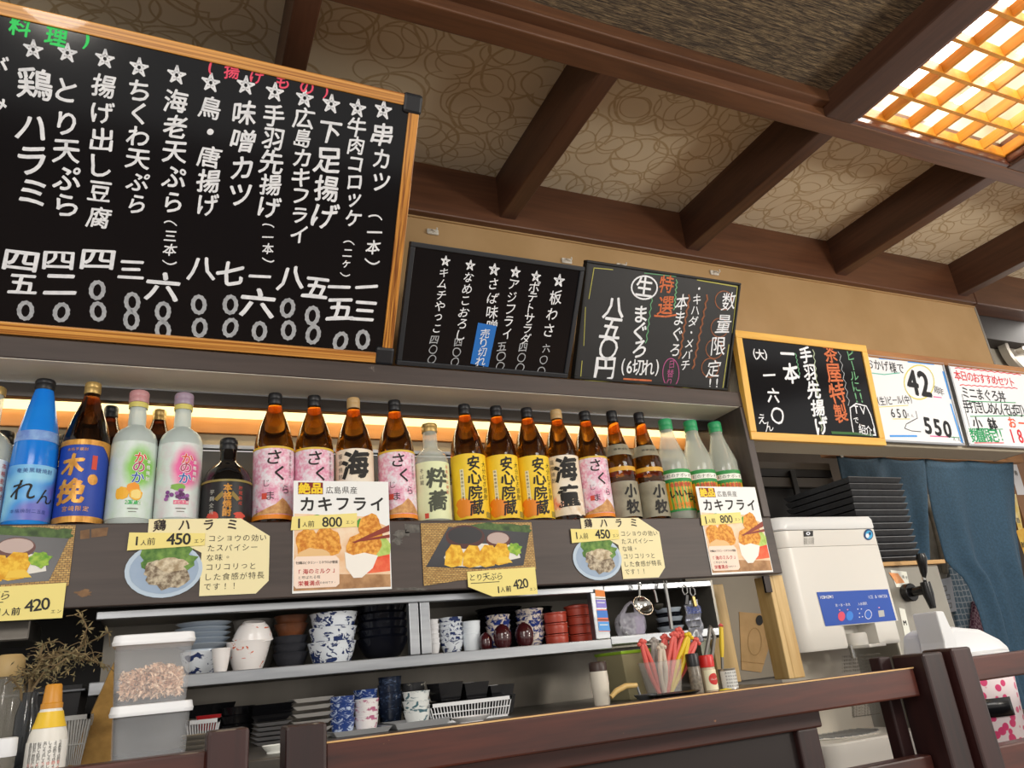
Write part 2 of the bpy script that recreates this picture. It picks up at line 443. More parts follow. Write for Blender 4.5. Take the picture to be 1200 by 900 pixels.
b.box((1.42, .19, zt), (2.0, .939, zt+.01)); b.box((1.415, .19, Z(1.2)), (1.425, .95, zt)); b.box((1.99, .19, Z(1.2)), (2.0, .95, zt)); b.box((1.42, .932, Z(1.2)), (2.0, .939, zt)); b.box((1.42, .185, Z(1.2)), (2.0, .195, zt))
b.build('reflector', M('lamp_white', '#cfcdbf', .6), lamp)
for x in (1.60, 1.80):
    tb = MB().tube([(x, .22, Z(1.27)), (x, .90, Z(1.27))], .015, 12).build('tube', M('tube_glow', '#ffffff', .5, emit='#fff4e2', estr=15), lamp)
    tb['label'] = 'white fluorescent tube'

# ---- recess with a round duct beyond the ochre wall
slab('trim_13', (2.66, YW+.05, Z(1.02)), (3.6, YW+.12, Z(1.14)), M('dark_beam', '#2c2726', .6))
slab('wall_recess', (2.62, YW+.12, Z(.6)), (4.2, YW+.16, Z(1.3)), M('duct_grey', '#a9a396', .6))
slab('trim_14', (2.692, YW+.0, Z(.55)), (2.702, YW+.12, Z(1.117)), M('duct_grey_dark', '#7b756b', .6))
c = at_y(1193, 410, YW+.10)
duct = thing('exhaust_duct', 'round grey metal duct mouth in the recess beside the ochre wall', 'duct', c)
b = MB().lathe([(.125, -.0), (.125, .03), (.118, .036), (.110, .032), (.095, .0), (.05, -.012), (.0, -.014)], n=40)
b.xf(Matrix.Rotation(R(90), 4, 'X')).build('housing', M('duct_steel', '#b5afa5', .35, .5), duct, world=False)
b = MB().lathe([(.022, 0), (.022, .03), (.016, .036), (0, .037)], n=20).xf(Matrix.Translation((0, -.0, 0)) @ Matrix.Rotation(R(90), 4, 'X')).build('hub', M('chrome', '#d8d5cf', .15, 1), duct, world=False)

# ================================================================ writing boards
m_black = M('blackboard_gloss', '#0b0c11', .12, spec=.35)
m_black_matte = M('blackboard_matte', '#131417', .55, c2='#191a1d', nscale=9)
m_chalk = M('white_marker', '#f3f6fa', .7, c2='#d6dae0', nscale=90, stops=(.3, .75))
m_chalk_dim = M('white_marker_thin', '#b4b8bd', .7, c2='#9da1a6', nscale=120)
m_green = M('green_marker', '#3fe070', .7); m_pink = M('pink_marker', '#f0526f', .7); m_orange = M('orange_chalk', '#d9774a', .8, c2='#b9623c', nscale=120)
m_brown = M('brown_chalk', '#9a6244', .85, c2='#7b4d36', nscale=120); m_gch = M('green_chalk', '#6ba77b', .8); m_ych = M('yellow_chalk', '#b3b05a', .8); m_pch = M('magenta_chalk', '#b0588a', .8)
m_oak = M('board_frame_oak', '#9a5a20', .32, c2='#e3a552', nscale=1, stretch=(1.2, 210, 210), stops=(.38, .56), coat=.3)
m_oak_z = M('board_frame_oak_upright', '#7c4519', .32, c2='#d4923f', nscale=1, stretch=(210, 12, 1.2), stops=(.38, .56), coat=.3)
m_corner = M('black_plastic', '#1d1f24', .45)

def board(name, label, cat, x0, x1, bottom_y, zb, length, tilt, fw, panel_m, frame_m, frame_mz=None, fd=.018, group=None):
    """board standing on its lower edge and leaning out towards the room by TILT degrees; returns the thing and a drawing plane"""
    root = thing(name, label, cat, ((x0+x1)/2, bottom_y, zb), group)
    u = Vector((1, 0, 0)); v = Vector((0, -math.sin(R(tilt)), math.cos(R(tilt)))); n = u.cross(v)
    O = Vector((x0, bottom_y, zb)); W = x1-x0
    def bar(a0, a1, b0, b1, d0, d1, mb):
        pts = [O+u*a+v*bb+n*d0 for a, bb in ((a0, b0), (a1, b0), (a1, b1), (a0, b1))]
        mb.prism(pts, n*(d1-d0))
    mb = MB(); bar(fw*.5, W-fw*.5, fw*.5, length-fw*.5, -fd, -.004, mb); mb.build('panel', panel_m, root)
    for a_ in ((0, W, length-fw, length), (0, W, 0, fw)): mb = MB(); bar(*a_, -fd, 0, mb); mb.build('frame_rail', frame_m, root, .0015)
    for a_ in ((0, fw, fw, length-fw), (W-fw, W, fw, length-fw)): mb = MB(); bar(*a_, -fd, 0, mb); mb.build('frame_post', frame_mz or frame_m, root, .0015)
    return root, Flat(O-n*.004, u, v), bar

# ---- the large menu board
big, F, bar = board('menu_blackboard', 'huge glossy blackboard menu in striped orange wooden frame with black corner caps', 'blackboard', -.62, .383, 1.35, Z(.606), .522, 32.5, .021, m_black, m_oak, m_oak_z)
for a in (0, 1):
    for c_ in (0, 1):
        mb = MB(); bar(-.004 if a == 0 else 1.003-.034, .034 if a == 0 else 1.007, -.003 if c_ == 0 else .522-.034, .034 if c_ == 0 else .526, -.021, .003, mb)
        mb.build('corner_cap', m_corner, big, .006)
cols = [('☆', 39, 58, 39, 59, 1), ('鶏', 41, 98, 41, 99, 1.55), ('ハラミ', 38, 150, 38, 226, 1), ('☆', 79, 62, 79, 63, 1), ('と', 78, 106, 78, 107, 1.3), ('り天ぷら', 78, 145, 78, 240, 1), ('☆揚げ出し豆腐', 123, 69, 116, 255, .9),
        ('☆ちくわ天ぷら', 163, 79, 161, 239, 1), ('☆海老天ぷら', 207, 88, 203, 237, 1), ('（三本）', 200, 261, 199, 308, 1), ('☆鳥・唐揚げ', 247, 97, 244, 240, .98), ('☆味噌カツ', 288, 100, 282, 228, .95),
        ('☆手羽先揚げ', 322, 108, 316, 243, 1.05), ('（一本）', 314, 264, 314, 305, 1), ('☆広島カキフライ', 357, 115, 350, 275, 1.05), ('☆下足揚げ', 388, 122, 381, 253, .95),
        ('☆牛肉コロッケ', 419, 127, 414, 256, 1.08), ('（二ヶ）', 409, 284, 404, 322, 1), ('☆串カツ', 449, 129, 446, 214, .95), ('（一本）', 440, 254, 436, 307, 1.05), ('が', -5, 78, -5, 79, 1), ('み', -5, 120, -5, 121, 1)]
for tx, x0, y0, x1, y1, f in cols:
    F.col(tx, x0, y0, x1, y1, m_chalk, .022, f, size=(26 if len(tx) == 1 else None))
for tx, x0, y0, x1, y1, f in [('四', 24, 306, 24, 307, 1), ('五', 27, 333, 27, 334, 1), ('四', 69, 305, 69, 306, 1), ('二', 71, 333, 71, 334, 1), ('四', 114, 304, 114, 305, 1), ('三', 154, 316, 154, 317, 1), ('六', 191, 336, 191, 337, 1),
                               ('八', 236, 315, 236, 316, 1), ('七', 270, 320, 270, 321, 1), ('一', 304, 324, 304, 325, 1), ('六', 302, 355, 302, 356, 1), ('八', 341, 326, 341, 327, 1), ('五', 371, 337, 371, 338, 1),
                               ('一', 398, 336, 398, 337, 1), ('五', 399, 362, 399, 363, 1), ('一', 429, 336, 429, 337, 1), ('三', 427, 364, 427, 365, 1)]:
    sz = {'一': 26, '二': 34, '三': 28, '四': 27, '六': 36}.get(tx, 30)
    F.col(tx, x0, y0, x1, y1, m_chalk, .03, 1, 1.45 if tx == '四' else 1.1, sz)
for x, y in [(30, 364), (72, 366), (114, 340), (115, 365), (155, 354), (154, 375), (191, 365), (191, 387), (233, 357), (234, 384), (270, 357), (270, 384), (304, 388), (337, 361), (338, 387), (366, 370), (367, 392), (399, 400), (425, 398)]:
    a = F.px(x, y); rt = _rng.uniform(-.25, .1); k = F.k(x, y)[1]; rx, ry = k*6.4, k*9.6
    q = [(math.cos(2*math.pi*i/12)*rx, math.sin(2*math.pi*i/12)*ry) for i in range(12)]
    F.line([(a[0]+x_*math.cos(rt)-y_*math.sin(rt), a[1]+x_*math.sin(rt)+y_*math.cos(rt)) for x_, y_ in q], k*4.4, m_chalk_dim, 0, True)
F.build('white_writing', big)
F.row('料理', 24, 31, 66, 43, m_green, .03, .85, size=29, hand=True); F.char(')', *F.px(101, 45), .036, m_green, .02)
F.build('green_heading', big)
F.row('(揚げもの)', 247, 78, 382, 107, m_pink, .022, .95, 1, 21, True)
F.build('pink_heading', big)

# ---- two smaller boards leaning on the shelf
b2, F, _ = board('menu_blackboard', 'small glossy blackboard with black rim and a blue slip stuck on its writing', 'blackboard', .395, .79, 1.352, Z(.606), .25, 33.5, .010, m_black, M('black_rim', '#23262b', .45))
for tx, x0, y0, x1, y1, f in [('☆板わさ', 655, 329, 643, 387, .85), ('☆ポテトサラダ', 628, 324, 616, 397, 1.15), ('☆アジフライ', 604, 319, 594, 391, 1.0), ('☆さば味噌', 579, 316, 576, 382, .95), ('☆なめこおろし', 551, 311, 540, 393, 1.0), ('☆キムチやっこ', 522, 306, 512, 385, 1.0)]:
    F.col(tx, x0, y0, x1, y1, m_chalk, .008, f)
for tx, x0, y0, x1, y1 in [('六〇〇', 640, 408, 634, 435), ('四〇〇', 613, 407, 609, 431), ('五〇〇', 588, 406, 586, 429), ('四〇〇', 537, 401, 533, 424), ('四〇〇', 509, 398, 506, 421), ('〇', 562, 430, 562, 431)]:
    F.col(tx, x0, y0, x1, y1, m_chalk_dim, .012, .9, size=13)
F.build('white_writing', b2)
F.lift = .0012
F.ppoly([(560, 378), (582, 382), (572, 430), (551, 426)], M('blue_slip', '#1d6fc4', .5)); sl = F.build('sold_out_slip', b2); sl['label'] = 'blue paper slip'
F.lift = .0018; F.col('売り切れ', 568, 391, 563, 423, m_chalk, .005, 1.15); F.build('slip_writing', sl)

b3, F, _ = board('menu_blackboard', 'small matte blackboard with large chalk tuna price and orange loops drawn on it', 'blackboard', .806, 1.243, 1.352, Z(.606), .268, 28, .006, m_black_matte, M('black_edge', '#0c0d0e', .6))
F.col('数量限定', 854, 353, 836, 432, m_chalk, .004, .85); F.row('!!', 832, 449, 840, 449, m_chalk, .02, 1, 1, 15)
F.col('・キハダ・メバチ', 819, 338, 803, 428, m_chalk, .008, 1.05); F.col('本まぐろ', 799, 354, 791, 410, m_chalk, .008, 1.0)
F.char('生', *F.px(755, 336), F.k(755, 336)[1]*25, m_chalk, .02); F.pring(755, 337, 15, 13.5, 1.6, m_chalk)
F.col('まぐろ', 751, 368, 749, 409, m_chalk, .022, 1.15); F.col('八五〇円', 720, 361, 709, 432, m_chalk, .02, 1.25)
F.row('(6切れ)', 730, 430, 770, 431, m_chalk, .012, 1.1, .8, 19)
F.build('white_writing', b3)
F.col('特選', 781, 333, 780, 358, m_orange, .015, .95); F.pline([(767, 370), (780, 371), (792, 369)], 1.8, m_orange); F.pline([(731, 444), (763, 446)], 1.8, m_orange)
F.pwave(829, 346, 812, 432, .9, 18, 1.8, m_brown); F.pwave(808, 346, 796, 420, .9, 16, 1.8, m_brown)
for x, y in ((849, 352), (844, 384), (838, 409), (833, 431)): F.pring(x-1, y, 10, 11, 1.0, m_brown)
F.build('orange_writing', b3)
F.col('日替り', 787, 427, 784, 448, m_pch, .0, 1.0); F.pring(786, 437, 9.5, 17, .9, m_pch); F.build('magenta_writing', b3)
F.pwave(793, 328, 790, 363, .8, 12, 1.2, m_gch); F.pwave(764, 348, 757, 402, .8, 12, 1.0, m_gch)
F.pline([(696, 314), (718, 316)], .9, m_ych); F.pline([(696, 314), (690, 350)], .9, m_ych); F.pline([(755, 320), (792, 324)], .8, m_gch); F.pline([(817, 328), (864, 336)], 1.1, m_ych); F.pline([(864, 336), (858, 390)], .9, m_ych)
F.pline([(854, 404), (847, 454)], .9, m_ych); F.pline([(682, 423), (680, 446), (720, 447)], .9, m_ych); F.pline([(686, 360), (684, 405)], .7, m_ych); F.pline([(800, 454), (845, 456)], .7, m_ych)
F.build('coloured_lines', b3)

# ---- yellow framed board
m_yfr = wood('yellow_frame_pine', '#d9a23c', '#edbf5c', 'x', .4, 10, .2); m_yfz = wood('yellow_frame_pine_upright', '#d9a23c', '#edbf5c', 'z', .4, 10, .2)
b4, F, _ = board('menu_blackboard', 'glossy blackboard with coloured chalk in a bright yellow pine frame', 'blackboard', 1.279, 1.745, 1.345, Z(.478), .287, 5, .02, m_black, m_yfr, m_yfz)
F.col('手羽先揚げ', 944, 416, 963, 499, m_chalk, .03, 1.05); F.col('一本', 923, 415, 927, 437, m_chalk, .03, 1.1); F.row('(大)', 884, 415, 897, 416, m_chalk, .02, 1, 1, 13)
F.col('一六〇', 901, 440, 911, 487, m_chalk, .025, .85); F.col('えん', 893, 491, 901, 500, m_chalk, .006, 1.15); F.row('TV', 1003, 480, 1011, 481, m_chalk, .01, 1, 1, 13); F.col('で', 1003, 493, 1003, 494, m_chalk, .01, 1, 1, 9)
F.row('紹介!', 1010, 503, 1024, 506, m_chalk, .01, 1, .9, 12)
F.pline([(996, 478), (1003, 473), (1015, 476), (1020, 486), (1024, 500), (1026, 510), (1000, 508), (997, 490)], 1.1, m_chalk, 0, True)
F.build('white_writing', b4)
F.col('茶屋特製', 973, 414, 985, 484, m_orange, .02, 1.02); F.build('orange_writing', b4)
F.col('ビールに', 997, 416, 1003, 453, m_gch, .01, 1.1); F.row('!!', 1003, 466, 1009, 466, m_gch, .02, 1, 1, 15); F.pwave(953, 410, 963, 505, .8, 22, 1.0, M('pale_green_chalk', '#a7b59a', .8)); F.pwave(983, 412, 995, 475, 1.2, 12, .6, m_chalk_dim); F.pwave(932, 414, 937, 440, .6, 10, .8, m_gch)
F.pline([(975, 507), (1000, 508), (1022, 510)], 2.2, M('green_smear', '#3f6b3c', .8)); F.build('green_writing', b4)

# ---- two whiteboards over the curtain
m_wb = M('whiteboard', '#e8ebef', .25); m_alu = M('aluminium_frame', '#b9bcc0', .35, .8); m_ink = M('black_ink', '#15161a', .6); m_red = M('red_ink', '#d8303c', .6); m_ginkk = M('green_ink', '#1f9a5c', .6)
m_bl = M('blue_ink', '#4b9be8', .6); m_pk = M('pink_ink', '#e565a0', .6); m_yk = M('yellow_ink', '#d9d06a', .6); m_org = M('orange_ink', '#e65a34', .6); m_tl = M('teal_ink', '#4fb9a0', .6)
Y5 = 1.375
p = at_y(1132, 522, Y5); q = at_x(1106, 425, p.x); L5 = (q-p).length; T5 = math.degrees(math.atan2(p.y-q.y, q.z-p.z))
x50 = at_y(1030, 517, Y5).x-.02
wb1, F, _ = board('whiteboard', 'whiteboard with the big number 42 circled in yellow beside the yellow framed board', 'whiteboard', x50, p.x, Y5, p.z, L5, T5, .006, m_wb, m_alu, fd=.012)
F.row('おかげ様で', 1019, 426, 1055, 432, m_ink, .006, 1.15, .85); F.row('42', 1069, 448, 1083, 450, m_ink, .035, 1, .85, 38); F.row('周年', 1097, 457, 1103, 459, m_ink, .0, 1, .9, 9)
F.row('(生)ビール(中)', 1029, 470, 1067, 468, m_ink, .008, 1.15, .8, 9); F.row('650', 1046, 484, 1060, 485, m_ink, .008, 1, .9, 14); F.row('えん', 1064, 486, 1069, 487, m_ink, 0, 1, 1, 4)
F.row('550', 1087, 499, 1110, 503, m_ink, .04, 1, .95, 25); F.row('えん', 1118, 514, 1124, 515, m_ink, 0, 1, 1, 5)
F.pline([(1073, 482), (1075, 490), (1062, 497), (1060, 502), (1068, 505), (1079, 506)], .6, m_ink)
F.build('black_writing', wb1)
F.pring(1077, 448, 17.5, 20, 1.0, m_yk); F.pline([(1020, 437), (1036, 439), (1054, 437)], .8, m_tl); F.pline([(1030, 420), (1056, 422)], 1.0, m_bl); F.pline([(1064, 424), (1094, 427)], 1.2, m_bl)
F.pline([(1105, 436), (1114, 467)], 1.6, m_bl); F.pline([(1114, 474), (1127, 518)], 1.7, m_bl); F.pline([(1043, 511), (1074, 511)], 1.7, m_bl); F.pline([(1094, 465), (1103, 466)], .9, m_pk); F.pline([(1090, 511), (1111, 512)], .9, m_pk); F.pline([(1046, 491), (1066, 491)], .6, m_yk); F.pline([(1100, 511), (1124, 513)], .6, m_ginkk)
F.pline([(1030, 477), (1064, 475)], .6, m_yk); F.build('coloured_lines', wb1)
p2 = at_y(1137, 523, Y5); 
wb2, F, _ = board('whiteboard', 'whiteboard with red heading and green and black writing at the end of the beam', 'whiteboard', p2.x, p2.x+.47, Y5, p.z, L5, T5, .006, m_wb, m_alu, fd=.012)
F.row('本日のおすすめセット', 1122, 440, 1186, 448, m_red, .012, 1.25, .9); F.pwave(1119, 431, 1196, 439, .5, 20, .7, m_red); F.pwave(1125, 451, 1192, 455, .5, 20, .7, m_red); F.row('お一', 1186, 495, 1198, 496, m_org, .03, 1, 1, 13); F.row('1850', 1186, 511, 1214, 512, m_red, .02, 1, .8, 20); F.pline([(1142, 519), (1176, 519)], .7, m_red)
F.build('red_writing', wb2)
F.row('ミニまぐろ丼', 1131, 460, 1174, 465, m_ink, .014, 1.2, .9); F.row('手打きしめん(そば可)', 1133, 476, 1199, 482, m_ink, .01, 1.25, .85, 12); F.row('小鉢', 1145, 496, 1163, 497, m_ink, .03, 1, 1, 15); F.pline([(1127, 462), (1129, 470), (1132, 485), (1136, 500)], .5, m_ink)
F.build('black_writing', wb2)
F.row('数量限定!!', 1142, 510, 1173, 510, m_ginkk, .014, 1.2, .9, 14); F.pline([(1130, 470), (1190, 472)], .7, m_ginkk); F.pline([(1137, 488), (1200, 487)], .7, m_ginkk); F.pline([(1140, 503), (1175, 503)], .6, m_ginkk); F.build('green_writing', wb2)

# hooks on the ochre wall
m_hook = M('hook_white', '#d9d4c8', .4)
for px, py, la in ((507, 272, 'white plastic hook above the blackboard with blue slip, near the huge board'), (664, 306, 'white plastic hook above the blackboard with blue slip, near the matte board'), (728, 312, 'white plastic hook above the matte blackboard, over its price'), (837, 320, 'white plastic hook above the matte blackboard, over its orange loops')):
    c = at_y(px, py, YW-.002)
    h = thing('wall_hook', la, 'hook', c)
    MB().box((-.016, -.004, -.008), (.016, .002, .008)).build('plate', m_hook, h, .003, world=False)
    MB().tube([(-.004, -.004, .004), (-.004, -.014, -.004), (0, -.02, -.012), (.004, -.02, -.006), (.006, -.018, .002)], .0022, 6).build('prong', m_hook, h, world=False)

# ---- beam box that carries the whiteboards, thin ledge on top
zl0 = at_y(1000, 521, 1.40).z
slab('trim_15', (1.295, 1.40, zl0), (2.43, 1.50, Z(.742)), M('lintel_paint', '#b9b09c', .6), .003)
slab('trim_16', (1.295, 1.36, Z(.752)), (2.72, 1.53, Z(.775)), wood('ledge_wood', '#8a5a34', '#b07c48', 'x', .5, 10), .002)
slab('trim_17', (1.295, 1.41, Z(.74)), (2.72, 1.5, Z(.753)), M('lintel_dark_strip', '#33261f', .7))  # dark brown strip between the lintel box and the ledge
# ================================================================ shelf unit with the bottles
m_dark = wood('dark_stained_board', '#332925', '#483c37', 'x', .5, 9, 0, '#6b625c')
m_dark_z = wood('dark_stained_upright', '#332b29', '#4c423e', 'z', .5, 9)
m_steel = M('steel_brushed', '#a9acb0', .38, .9, c2='#8c8f94', nscale=40, stretch=(.1, 1, 1))
m_steel_d = M('steel_dull', '#77746f', .42, .85, c2='#5e5a55', nscale=8)
SZ = Z(.288)                       # surface the bottles stand on
shelf = thing('bottle_shelf', 'long dark stained wall shelf with bottles on it and menu boards on its top', 'shelf', (.3, 1.45, Z(.157)))
MB().box((-.85, 1.35, Z(.565)), (1.288, 1.53, Z(.604))).build('top_board', m_dark, shelf, .002)
MB().box((-.85, 1.353, Z(.5642)), (1.268, 1.455, Z(.5652))).build('underside', M('soffit_sheet', '#f4efe2', .45, .15), shelf)
MB().box((-.85, 1.455, Z(.536)), (1.268, 1.472, Z(.563))).build('lamp_rail', M('rail_dark', '#4b4744', .35, .7), shelf, .001)
MB().box((-.85, 1.4535, Z(.561)), (1.268, 1.456, Z(.564))).build('rail_edge', m_steel, shelf)
MB().box((-.85, 1.35, Z(.157)), (1.288, 1.368, SZ-.0008)).build('fascia', m_dark, shelf, .002)
MB().box((-.85, 1.368, SZ-.022), (1.268, 1.546, SZ-.0005)).build('bottom_board', m_dark, shelf)
MB().box((1.268, 1.35, SZ), (1.29, 1.545, Z(.565))).build('upright', m_dark_z, shelf, .002)
MB().box((-.85, 1.53, Z(.537)), (1.268, 1.545, Z(.5645))).build('cream_batten', M('cream_batten', '#efe0b4', .5), shelf)
MB().box((-.85, 1.525, Z(.504)), (1.268, 1.545, Z(.537))).build('orange_batten', wood('orange_pine', '#a86a28', '#c08038', 'x', .5, 6), shelf, .001)
MB().box((-.85, 1.533, Z(.481)), (1.268, 1.545, Z(.504))).build('beige_batten', M('beige_batten', '#a8987a', .55), shelf)
MB().box((-.85, 1.53, Z(.474)), (1.268, 1.545, Z(.481))).build('track', m_steel, shelf)
MB().box((-.85, 1.54, SZ), (1.268, 1.546, Z(.471))).build('back_sheet', M('opening_shade', '#4a4841', .3), shelf)  # dark sheet in place of the shaded opening to the kitchen
tb = MB().tube([(-.8, 1.497, Z(.553)), (1.24, 1.497, Z(.553))], .007, 10).build('light_tube', M('shelf_glow', '#ffffff', .5, emit='#fff0cc', estr=10), shelf)
tb['label'] = 'warm white fluorescent tube'

# ---------------------------------------------------------------- bottles
def glass(name, col, rough=.03, trans=1.0): return M(name, col, rough, trans=trans, ior=1.46)
g_amber = glass('amber_glass', '#c4741c'); g_brown = glass('dark_brown_glass', '#6b3a16'); g_clear = M('clear_glass', '#d6dcd0', .06, alpha=.42, coat=.3); g_black = M('black_glass', '#0c0b0b', .06, coat=.5)
m_cap_k = M('cap_black', '#15161a', .4); m_cap_g = M('cap_gold', '#b79a5e', .35, .5); m_cap_t = M('cap_tan', '#b89a6a', .4); m_cap_gr = M('cap_green', '#2f9a62', .4)
def rad(prof, z):
    for (r0, z0), (r1, z1) in zip(prof, prof[1:]):
        if z0 <= z <= z1 and z1 > z0: return r0+(r1-r0)*(z-z0)/(z1-z0)
    return prof[-1][0]
def label_patch(prof, z0, z1, half, lift=.0006, nv=4):
    mb = MB()
    def fn(u, v):
        z = z0+(z1-z0)*v; a = R(half)*(2*u-1); r = rad(prof, z)+lift
        return Vector((r*math.sin(a), -r*math.cos(a), z))
    return mb.grid(fn, 24, nv)
def bflat(r, lift=.0012):
    F = Flat((0, -r, 0), (1, 0, 0), (0, 0, 1), lift); F.bend = r; return F
def bottle_body(name, label, cat, prof, cap_z, h, glass_m, cap_m, group=None, cap_r=None):
    root = thing(name, label, cat, (0, 0, 0), group)
    MB().lathe(prof, n=36).build('glass_body', glass_m, root)
    r = cap_r or prof[-1][0]+.0012
    cp = MB().lathe([(r*.96, cap_z), (r, cap_z+.002), (r, cap_z+.010), (r*.97, cap_z+.011), (r, cap_z+.012), (r*1.0, h-.003), (r*.9, h), (0, h)], n=24).build('cap', cap_m, root)
    return root
def shochu(h=.258, r=.0362, body=.56):
    b = h*body
    return [(r*.9, 0), (r, .004), (r, b), (r*.985, b+.008), (r*.93, b+.02), (r*.80, b+.04), (r*.62, b+.058), (r*.45, b+.074), (r*.36, b+.086), (r*.33, h-.022), (r*.33, h-.014)]
def slim(h, r, body, neck=.33, nl=.03):
    b = h*body
    return [(r*.92, 0), (r, .004), (r, b), (r*.96, b+(h-b)*.1), (r*.82, b+(h-b)*.25), (r*.64, b+(h-b)*.42), (r*.47, b+(h-b)*.6), (r*(neck+.04), b+(h-b)*.75), (r*neck, h-.016), (r*neck, h-.012)]
def round_sh(h, r, body, neck):
    b = h*body
    return [(r*.93, 0), (r, .004), (r, b), (r*.97, b+r*.22), (r*.88, b+r*.46), (r*.72, b+r*.66), (r*.52, b+r*.8), (r*neck*1.1, b+r*.92), (r*neck, b+r*1.05), (r*neck, h-.012)]

m_ink2 = M('label_ink', '#1b1814', .6); m_grey_ink = M('label_grey_ink', '#6a665e', .6)
sak = NT('cherry_label'); v = sak.coord(); n1 = sak.noise(v, 34, 3); n2 = sak.noise(v, 190, 2)
mx = sak.math('ADD', sak.math('MULTIPLY', n1, .6), sak.math('MULTIPLY', n2, .4))
sak.l(sak.ramp(mx, [(.42, '#e9e2ea'), (.50, '#e9c3d3'), (.60, '#dd8fae')]), sak.b.inputs['Base Color']); sak.b.inputs['Roughness'].default_value = .5
m_sak = sak.m
m_lab_w = M('label_cream', '#efe6d6', .5, c2='#e0cdae', nscale=18); m_lab_y = M('label_yellow', '#f2cf2e', .5, c2='#eabf22', nscale=12); m_lab_gr = M('label_grey', '#a09a84', .55, c2='#86806c', nscale=30)
m_lab_pale = M('label_pale_green', '#dfe6b8', .5); m_or = M('label_orange', '#e98a20', .5); m_stamp = M('label_red', '#cf4a38', .6)

def sakura(label):
    p = shochu(); b = bottle_body('shochu_bottle', label, 'bottle', p, .236, .258, g_amber, m_cap_k, 'brown bottles with cherry blossom labels')
    lb = label_patch(p, .008, .143, 88).build('label', m_sak, b)
    F = bflat(.0362)
    F.rect(-.059, .139, .059, .143, M('label_gold', '#d9b53c', .4)); F.rect(-.059, .008, .059, .016, m_or)
    F.poly([(-.05, .016), (-.02, .024), (.002, .034), (.014, .046), (.022, .040), (.034, .028), (.05, .018)], M('volcano_brown', '#b57a4a', .6, c2='#e0b070', nscale=80))
    F.char('さ', -.002, .122, .030, m_ink2, .015, hand=True); F.char('く', .008, .092, .03, m_ink2, .025); F.char('ら', .02, .062, .018, m_ink2, -.004); F.char('じ', -.014, .073, .015, m_ink2, -.008); F.char('ま', -.007, .05, .018, m_ink2, 0)
    F.rect(-.022, .044, -.013, .055, m_stamp); F.colv('本格芋焼酎薩摩', .132, .088, .030, m_grey_ink, -.01, .9); F.colv('二五度', .03, .02, -.032, m_ink2, 0)
    F.build('label_print', lb); return b
def kaido(label, cap):
    p = shochu(); b = bottle_body('shochu_bottle', label, 'bottle', p, .236, .258, g_amber, cap, 'brown bottles with big brush writing')
    lb = label_patch(p, .012, .143, 85).build('label', m_lab_w, b); F = bflat(.0362)
    F.blob(.014, .03, .022, .02, M('label_sand', '#d9b68a', .6, c2='#efe6d6', nscale=60)); F.blob(-.028, .04, .012, .016, M('label_coral', '#e0795a', .6, c2='#efe0d0', nscale=70))
    F.char('海', -.002, .112, .058, m_ink2, .045, hand=True); F.char('童', -.002, .054, .050, m_ink2, .045, hand=True); F.colv('薩摩焼酎', .13, .09, -.033, m_grey_ink, .0, .8)
    F.build('label_print', lb); return b
def ajimu(label):
    p = shochu(); b = bottle_body('shochu_bottle', label, 'bottle', p, .236, .258, g_amber, m_cap_k, 'brown bottles with yellow labels')
    lb = label_patch(p, .006, .14, 92).build('label', m_lab_y, b); F = bflat(.0362)
    F.blob(-.02, .03, .02, .02, m_or, 0, .2); F.colv('安心院蔵', .120, .028, .004, m_ink2, .03, .98, hand=True, size=.031); F.colv('大分むぎ焼酎', .118, .050, .028, m_ink2, -.004, .95, hand=True)
    F.rect(-.026, .045, -.018, .108, M('label_strip', '#efe8c0', .5)); F.colv('本格麦焼酎二五度', .104, .05, -.022, m_ink2, 0, .7, up=.0003); F.rect(.026, .008, .042, .02, M('label_olive', '#9a8a3a', .6))
    F.build('label_print', lb); return b
def komaki(label):
    p = slim(.263, .0345, .50, .33); b = bottle_body('shochu_bottle', label, 'bottle', p, .236, .263, g_amber, m_cap_k, 'slender brown bottles with grey labels')
    lb = label_patch(p, .008, .088, 90).build('label', m_lab_gr, b); F = bflat(.0345)
    F.char('小', .008, .065, .034, m_ink2, .05, hand=True); F.char('牧', .008, .030, .032, m_ink2, .05, hand=True); F.build('label_print', lb)
    ne = label_patch(p, .150, .176, 95, .0008).build('neck_label', m_lab_gr, b)
    F = bflat(rad(p, .163)); F.row_uv('薩摩焼酎', (-.012, .162), (.014, .162), m_ink2, .0); F.build('neck_print', ne)
    MB().lathe([(rad(p, .116)+.0003, .112), (rad(p, .12)+.0003, .122)], caps=False).build('gold_band', M('band_gold', '#d6a02c', .4), b); return b
